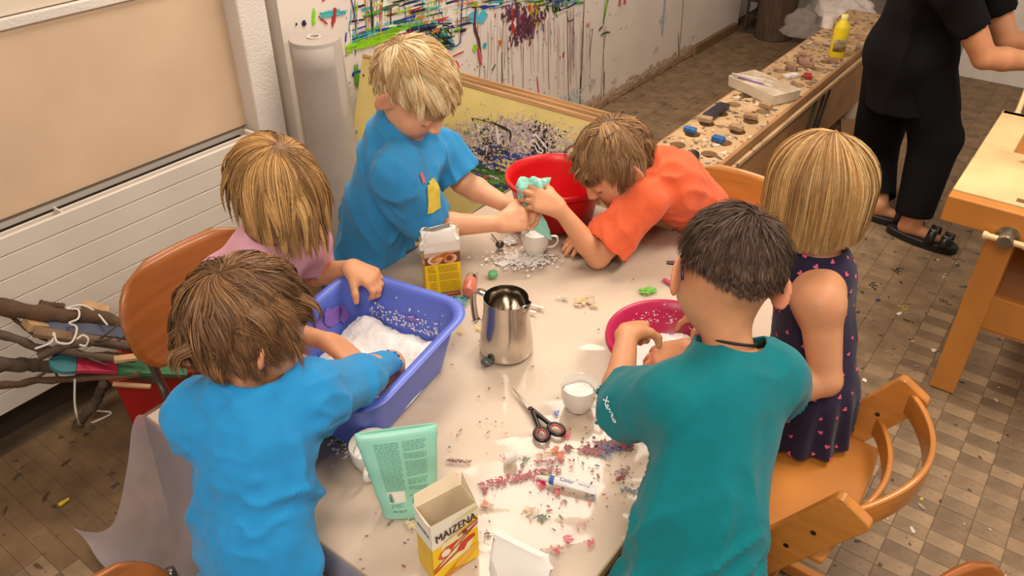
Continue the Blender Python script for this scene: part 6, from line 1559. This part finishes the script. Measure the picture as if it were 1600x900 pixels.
# crumpled inner bag standing out of the torn box
def crumple(name, label, rings, m, amp, seed, parent=None, cat='bag', freq=30, top=False):
    n = len(rings[0]); mb = MB(); mb.ring_loft(rings, True, top); V = np.concatenate(mb.v); c = V.mean(0)
    o_ = vnoise(V * freq, seed, 3); dirn = V - c; dirn[:, 2] *= .3; dirn /= np.linalg.norm(dirn, axis=1)[:, None] + 1e-9
    V = V + dirn * (np.abs(o_) * 2 - .6)[:, None] * amp
    V[:, 2] += np.where(V[:, 2] > np.percentile(V[:, 2], 60), vnoise(V * freq * 1.3, seed + 5, 2) * amp * .7, 0)
    ob = mesh_obj(name, V, mb.f, m, parent, smooth='auto', angle=28, solid=.0006)
    return tag(ob, label, cat) if parent is None else ob
bx = p0 + ex * w / 2 - ez * d / 2
def rr_(cx, ax_, ay_, hx_, hy_, z, n=7, r=.008): return [cx + ax_ * x + ay_ * y + ZD * z for x, y in rrect(hx_, hy_, min(r, hx_ * .9, hy_ * .9), n)]
m_wpap = mat('white_paper_bag', (232, 224, 216), .7, var=.04, scale=20, bump=.2, bscale=40)
crumple('paper_liner', '', [rr_(bx, ex, -ez, .038, .019, z) for z in (.09, .11, .125)] + [rr_(bx, ex, -ez, .040, .021, .138), rr_(bx, ex, -ez, .038, .018, .150), rr_(bx + ZD * 0, ex, -ez, .034, .013, .160), rr_(bx, ex, -ez, .030, .008, .164)], m_wpap, .010, 71, t, freq=75)

# --- mint pouch standing by the cup
m_mint = mat('mint_foil', (146, 206, 184), .38, var=.05, scale=14, bump=.12, bscale=24)
q0 = P(612, 806, TZ); q1 = P(672, 797, TZ); pc = (q0 + q1) / 2; ex = nrm(V3(*(q1 - q0)[:2], 0) + V3(0, -.0, 0)); ez = np.cross(ex, ZD); pc = pc - ez * .012
po = thing('mint_pouch', pc, 'mint green stand-up pouch with a barcode, half hidden behind the starch box', 'pouch')
def pouch_ring(k, z, n=40):
    hw = .046 + .0165 * min(1, (k / .85)) ** 1.1 + (.002 if k > .85 else 0); hd = .020 * (1 - k) ** .6 + .0030; out = []
    sway = ez * (.010 * k * k)
    for i in range(n):
        a = 2 * math.pi * i / n; e = .62
        x = hw * math.copysign(abs(math.cos(a)) ** e, math.cos(a)); y = hd * math.copysign(abs(math.sin(a)) ** e, math.sin(a))
        out.append(pc - ex * .010 * k + ex * x + ez * (y + .0022 * math.sin(z * 90 + x * 60) * (1 - k)) - sway + ZD * z)
    return out
PH = .178
MB().ring_loft([pouch_ring(k, PH * k) for k in np.linspace(0, .93, 22)] + [pouch_ring(1.0, PH + .001 * 0)], True, False).build('foil', m_mint, po, smooth='auto', angle=60, solid=.0008)
pm = MB()
def PF(x, y):      # point on the front of the pouch, x from -1..1 across, y height
    k = y / PH; r = pouch_ring(k, y, 80); tgt = x; i = int(round((20 + 0))) if False else None
    fr = [p for p in r if (p - pc) @ ez > -.02 - .010 * k * k]; hw = .046 + .0165 * min(1, (k / .85)) ** 1.1
    hd = .020 * (1 - k) ** .6 + .0030; c_ = min(.999, abs(x)) ** (1 / .62); sn = (1 - c_ * c_) ** .31
    return pc - ex * .010 * k + ex * hw * x + ez * (hd * sn + .0022 * math.sin(y * 90 + hw * x * 60) * (1 - k) - .010 * k * k + .0009) + ZD * y
def pq(x0, y0, x1, y1, col):
    pm.col = lin(*col); n_ = max(1, int((x1 - x0) / .15)); xs = np.linspace(x0, x1, n_ + 1)
    pm.add([PF(x, y0) for x in xs] + [PF(x, y1) for x in xs], [(i, i + 1, n_ + 2 + i, n_ + 1 + i) for i in range(n_)])
INK = (70, 122, 112)
for cx0, cx1 in ((-.62, .0), (.10, .70)):
    y = .158
    while y > .062:
        x = cx0; 
        if rng.random() < .12: y -= .004
        while x < cx1 - .03: l = min(rng.uniform(.03, .16), cx1 - x); pq(x, y, x + l, y + .0011, INK); x += l + .02
        y -= .0030
pq(-.60, .040, -.06, .062, (226, 222, 206))
x = -.57
while x < -.10: l = rng.choice([.010, .018, .026]); pq(x, .0425, x + l, .060, (52, 50, 46)); x += l + rng.choice([.012, .02])
for yy, xs in ((.048, ((.12, .18), (.24, .30), (.31, .36), (.37, .42), (.45, .49))), (.022, ((-.5, -.44), (-.42, -.38), (-.36, -.30), (-.29, -.25), (-.24, -.19)))):
    pass
for body, xc, yc, sz in (('e 300g', .30, .0505, .0085), ('04 2017', -.34, .020, .0075)):
    Vt, Ft = text_mesh(body, sz, .0001); pm.col = lin(44, 84, 76); pm.add([PF((xc * .052 + a) / .052, yc + b) for a, b, _ in Vt], Ft)
for y in (.036, .0335, .031, .029): pq(-.58, y, -.12 - rng.uniform(0, .2), y + .001, INK)
for y in (.040, .037, .034, .028): pq(.12, y, .55 - rng.uniform(0, .2), y + .001, INK)
pm.build('print', m_print, po, colors=True)

# --- mint piping bag held over the far cup
hb = thing('piping_bag', PY(836, 376, 1.735), 'crumpled mint foil bag held tip down over the far cup', 'bag')
tip = PY(861, 373, 1.722); grip = PY(830, 332, 1.748); topc = PY(831, 292, 1.758)
axis_b = [tip, tip + (grip - tip) * .45, grip, grip + (topc - grip) * .5, topc, topc + (topc - grip) * .28]; rad_b = [.003, .017, .021, .026, .035, .034]
rings = []
for k, (c_, r_b) in enumerate(zip(axis_b, rad_b)):
    tg = nrm(axis_b[min(k + 1, 5)] - axis_b[max(k - 1, 0)]); xx = nrm(np.cross(tg, V3(0, 1, 0))); yy = np.cross(tg, xx)
    rings.append([c_ + r_b * (1 + (.22 * math.sin(5 * a + k) if k > 2 else .05 * math.sin(4 * a))) * (math.cos(a) * xx + .62 * math.sin(a) * yy) for a in np.linspace(0, 2 * math.pi, 36, endpoint=False)])
crumple('foil', '', rings, mat('mint_foil_bag', (150, 216, 200), .32, var=.05, scale=14, bump=.2, bscale=30), .006, 81, hb, freq=46)
pmb = MB(); pmb.col = lin(40, 40, 40); o_ = PY(818, 308, 1.722); 
for k in range(8): pmb.add([o_ + V3(.0 + k * .0032, 0, .004 - k * .001) + q for q in (V3(0, 0, 0), V3(.0016, 0, -.0005), V3(.003, -.001, -.016), V3(.0014, -.001, -.0155))], [(0, 1, 2, 3)])
pmb.build('barcode', m_print, hb, colors=True)
tag(crumple('paper_slip', 'white slip of paper stuck in the top of the mint bag', [[q + V3(.024, .006, .002) for q in rr_(topc, V3(1, 0, 0), V3(0, 1, 0), .012, .002, z)] for z in (-.014, .0, .016)], m_wpap, .002, 83), kind='thing')

# --- white paper bag at the near edge
wc = P(812, 925, TZ); wx = nrm(V3(1, -.18, 0)); wy = np.cross(ZD, wx)
def wring(z, hx_, hy_, sh=0.0, tilt=0.0): return [wc + wx * (x + sh) + wy * y + ZD * (z + tilt * x) for x, y in rrect(hx_, hy_, min(.01, hy_ * .8), 8)]
tag(crumple('paper_bag', 'crumpled white paper bag at the near edge of the table', [wring(0, .040, .024), wring(.03, .041, .024), wring(.06, .041, .020), wring(.085, .040, .012, -.001, -.15), wring(.105, .038, .005, -.003, -.45), wring(.116, .037, .003, -.004, -.60)], m_wpap, .009, 77, freq=42, top=True), 'crumpled white paper bag at the near edge of the table', 'bag')

# --- scissors
sc0 = thing('scissors', P(848, 655, TZ), 'black-handled scissors with red-lined finger loops lying open', 'scissors')
tipp, piv, ea, eb = P(801, 608, TZ), P(829, 641, TZ), P(846, 682, TZ), P(869, 674, TZ)
m_bl = mat('scissor_steel', (120, 110, 102), .28, 1.0, var=.05); m_bk = mat('black_handle', (30, 26, 26), .4); m_rd = mat('red_loop_lining', (190, 84, 70), .5)
bd = nrm(piv - tipp); bs_ = np.cross(ZD, bd); Lb = np.linalg.norm(piv - tipp)
for s_, zz in ((1, .0012), (-1, .0028)):
    MB().prism([(0, 0), (Lb * .5, .0035 * s_), (Lb + .016, .0062 * s_), (Lb + .018, -.002 * s_), (Lb * .6, -.0012 * s_)], tipp + ZD * zz, bd, bs_, ZD, .0014).build('blade', m_bl, sc0, bevel=.0003)
MB().lathe(piv + ZD * .003, [(.0052, 0), (.0052, .0022), (.004, .003), (.0001, .003)], 16).build('pivot_screw', mat('dark_screw', (50, 46, 44), .35, .8), sc0, smooth='auto')
for e, zz in ((ea, .0052), (eb, .0056)):
    st_ = piv + bd * .008; cdir = nrm(e - st_); a0 = e - cdir * .013
    h_ = MB(); h_.tube(bez([st_ + ZD * zz, st_ + (a0 - st_) * .5 + ZD * zz, a0 + ZD * zz], 10), list(np.linspace(.0052, .0042, 11))[:11] if len(bez([st_, st_ + (a0 - st_) * .5, a0], 10)) == 11 else .0048, 10)
    h_.build('handle', m_bk, sc0, smooth=True)
    perp = np.cross(ZD, cdir); loop = [e + cdir * .0165 * math.cos(a) + perp * .0125 * math.sin(a) + ZD * zz for a in np.linspace(0, 2 * math.pi, 28)]
    lp_o = MB().tube(loop, .0042, 10, False).build('finger_loop', m_bk, sc0, smooth=True)
    loop = [e + cdir * .0132 * math.cos(a) + perp * .0095 * math.sin(a) + ZD * (zz + .0003) for a in np.linspace(0, 2 * math.pi, 28)]
    MB().tube(loop, .0026, 8, False).build('loop_lining', m_rd, lp_o, smooth=True)

# --- paint tube, screw cap, pebbles, spoon stick, tea ball, small bottle
a, b = P(838, 749, TZ), P(931, 771, TZ); dv = nrm(b - a); sv = np.cross(ZD, dv); Lt = np.linalg.norm(b - a); tu = thing('paint_tube', a, 'small white and blue tube of paint lying on the plastic', 'tube')
def tring2(x, ry, rz): return [a + dv * x + sv * ry * math.cos(t_) + ZD * (.0078 + rz * math.sin(t_)) for t_ in np.linspace(0, 2 * math.pi, 24, endpoint=False)]
MB().ring_loft([tring2(.022, .0040, .0040), tring2(.024, .0075, .0075), tring2(.05, .0080, .0072), tring2(Lt - .03, .0088, .0046), tring2(Lt - .006, .0098, .0012), tring2(Lt, .0098, .0010)]).build('body', mat('tube_white', (226, 222, 220), .35), tu, smooth='auto')
MB().ring_loft([tring2(0, .0022, .0022), tring2(.012, .0046, .0046), tring2(.022, .0050, .0050)]).build('nozzle', mat('nozzle_white', (230, 220, 214), .4), tu, smooth='auto')
MB().ring_loft([tring2(.0245, .0078, .0078), tring2(.033, .0081, .0079)], False, False).build('blue_band', mat('tube_blue', (40, 92, 170), .4), tu, smooth='auto')
pm = MB(); pm.col = lin(40, 70, 130)
def tube_pt(x, y):
    r = .0076 - .0030 * max(0, (x - .05) / (Lt - .08)); th = y / .008
    return a + dv * x + sv * .0085 * math.sin(-th) * -1 + ZD * (.0078 + (r + .0006) * math.cos(th))
for body, xc, yc, sz in (('Color', .055, .000, .0105), ('Acryl 12 ml', .086, .001, .0042)):
    Vt, Ft = text_mesh(body, sz, .0001); pm.add([tube_pt(xc + p, yc + q) for p, q, _ in Vt], Ft)
pm.build('lettering', m_print, tu, colors=True)
cc_ = P(796, 722, TZ); cd = nrm(V3(.9, .25, .25)); cx_ = nrm(np.cross(cd, ZD)); cz_ = np.cross(cx_, cd)
tag(MB().lathe(cc_ + ZD * .0128 - cd * .008, [(.0001, 0), (.0105, 0), (.0118, .0015), (.0118, .019), (.0105, .0195), (.0100, .004), (.0001, .004)], 32, (cx_, cz_, cd)).build('screw_cap', mat('white_cap', (226, 218, 208), .45), smooth='auto'), 'white round screw cap lying beside the paint tube', 'cap')
def pebble(label, c, r, col, seed):
    bm = bmesh.new(); bmesh.ops.create_icosphere(bm, subdivisions=3, radius=1); V = np.array([v.co[:] for v in bm.verts]); F = [tuple(v.index for v in f.verts) for f in bm.faces]; bm.free()
    V = V * np.array([1.25, .9, .62]) * (1 + .22 * vnoise(V * 1.4, seed, 3))[:, None] * r; V[:, 2] -= V[:, 2].min()
    return tag(mesh_obj('pebble', V + c, F, mat('pebble_%d' % seed, col, .7, var=.4, scale=120, speck=((196, 196, 186), .62, 160)), smooth='auto', angle=30), label, 'stone')
pebble('dark green-grey pebble dusted with flour in front of the jug', P(760, 569, TZ), .0115, (92, 98, 92), 91)
pebble('small dark ball of clay leaning against the foot of the jug', P(772, 556, TZ), .0085, (104, 92, 82), 92)
for k, (q0, q1, lab) in enumerate(((P(830, 478, TZ), P(850, 483, TZ), 'white plastic spoon handle lying behind the jug'), (P(824, 487, TZ), P(838, 490, TZ), 'short white stick behind the jug'))):
    dd = nrm(q1 - q0); sd = np.cross(ZD, dd); lo_ = MB(); st0 = q0 - dd * .05
    lo_.ring_loft([[st0 + dd * x + sd * ww * math.cos(t_) + ZD * (.003 + .002 * math.sin(t_)) for t_ in np.linspace(0, 2 * math.pi, 10, endpoint=False)] for x, ww in ((0, .003), (.03, .0035), (.06, .004), (.05 + np.linalg.norm(q1 - q0), .0048 - .0015 * k))])
    tag(lo_.build('plastic_spoon', m_wpap if k else mat('white_cap'), smooth='auto'), lab, 'spoon')
tbc = P(781, 387, TZ); tbn = thing('tea_strainer', tbc, 'small metal tea ball with a chain beside the far cup', 'tea strainer')
MB().lathe(tbc + ZD * .010, [(.0001, -.010)] + [(.0115 * math.cos(a_), .010 * math.sin(a_)) for a_ in np.linspace(-1.2, 1.2, 9)] + [(.0001, .010)], 24).build('ball', mat('dull_metal', (120, 108, 100), .35, 1.0, var=.3, scale=200), tbn, smooth=True)
ch = bez([tbc + ZD * .019, P(778, 378, TZ + .006), P(773, 372, TZ + .003), P(768, 366, TZ + .003)], 30)
MB().tube(ch, [.0016 + .0006 * (k % 2) for k in range(len(ch))], 6).build('chain', mat('dull_metal'), tbn, smooth=True)
sb = P(737, 470, TZ); sbd = nrm(V3(*(P(726, 482, TZ) - P(738, 436, TZ))[:2], 0)); sbx = np.cross(sbd, ZD); sbt = thing('glue_bottle', sb, 'small clear bottle with reddish paint lying between the box and the jug', 'bottle')
o_b = P(738, 440, TZ) + ZD * .016
MB().lathe(o_b, [(.0001, 0), (.010, .001), (.0148, .008), (.0155, .022)], 24, (sbx, ZD, sbd)).build('shoulder', film('pale_glass', (190, 214, 206), .5, .1), sbt, smooth='auto')
MB().lathe(o_b, [(.0155, .0225), (.0157, .062), (.0125, .070), (.0001, .071)], 24, (sbx, ZD, sbd)).build('body', mat('reddish_bottle', (206, 112, 96), .3, var=.2, scale=30), sbt, smooth='auto')
gcap = P(770, 431, TZ)
tag(MB().lathe(gcap, [(.0001, 0), (.011, 0), (.012, .002), (.0115, .010), (.010, .011), (.0001, .011)], 24).build('jar_lid', mat('green_lid', (96, 176, 120), .4), smooth='auto'), 'round green lid lying just behind the jug handle', 'lid')

# --- prints on the shirts
def decal(obj, c, n, up, pts, col, parent, name, lift=.0035, z=0.0):
    """flat print laid on a shirt by dropping its outline onto the cloth along -n"""
    me = obj.data; co = np.empty(len(me.vertices) * 3, np.float32); me.vertices.foreach_get('co', co); co = co.reshape(-1, 3) + WLOC[parent.name]
    n = nrm(n); ex = nrm(np.cross(up, n)); ey = np.cross(n, ex); V = []
    for x, y in pts:
        q = c + ex * x + ey * y; d = co - q; al = d @ n; la = np.linalg.norm(d - al[:, None] * n, axis=1); idx = np.argsort(la)[:14]; k = al[idx].max() if False else np.sort(al[idx])[-4:].mean()
        V.append(q + n * (k + lift + z))
    return V
def shirt_print(obj, c, n, up, w, h, col, parent, name, mask=lambda x, y: True, N=16, z=0.0):
    pts = [(w * (i / N - .5), h * (j / N - .5)) for i in range(N + 1) for j in range(N + 1)]
    V = decal(obj, c, n, up, pts, col, parent, name, z=z); F = [(i * (N + 1) + j, (i + 1) * (N + 1) + j, (i + 1) * (N + 1) + j + 1, i * (N + 1) + j + 1) for i in range(N) for j in range(N) if mask((i + .5) / N - .5, (j + .5) / N - .5)]
    mesh_obj(name, np.array(V), F, mat('print_' + name, col, .75, var=.08, scale=60), parent, smooth=True)

cE = PY(684, 310, 1.62); nE = nrm(V3(.72, -.62, .05))
shirt_print(teeE, cE, nE, V3(.12, 0, 1), .060, .080, (222, 198, 70), boyE, 'yellow_print', lambda x, y: abs(x) < .40 and abs(y) < .42 or (abs(x) < .2 and y > 0))
shirt_print(teeE, cE + V3(-.018, -.016, .055), nE, V3(.12, 0, 1), .012, .022, (206, 110, 120), boyE, 'pink_print')

def shirt_text(obj, body, c, n, up, size, col, parent, name, bold=.0002):
    Vt, Ft = text_mesh(body, size, bold); V = decal(obj, c, n, up, [(a, b) for a, b, _ in Vt], col, parent, name, lift=.004)
    mesh_obj(name, np.array(V), Ft, mat('print_' + name, col, .7), parent)
shirt_text(teeF, 'Sym', PY(462, 412, 1.36), nrm(V3(.55, -.80, .2)), V3(.05, .2, 1), .030, (226, 190, 110), girlF, 'gold_lettering')
shirt_text(teeB, 'Xanno', P(944, 640, .80), nrm(V3(-.75, -.45, .5)), nrm(V3(.62, -.2, .75)), .016, (226, 236, 236), boyB, 'white_lettering', .0003)
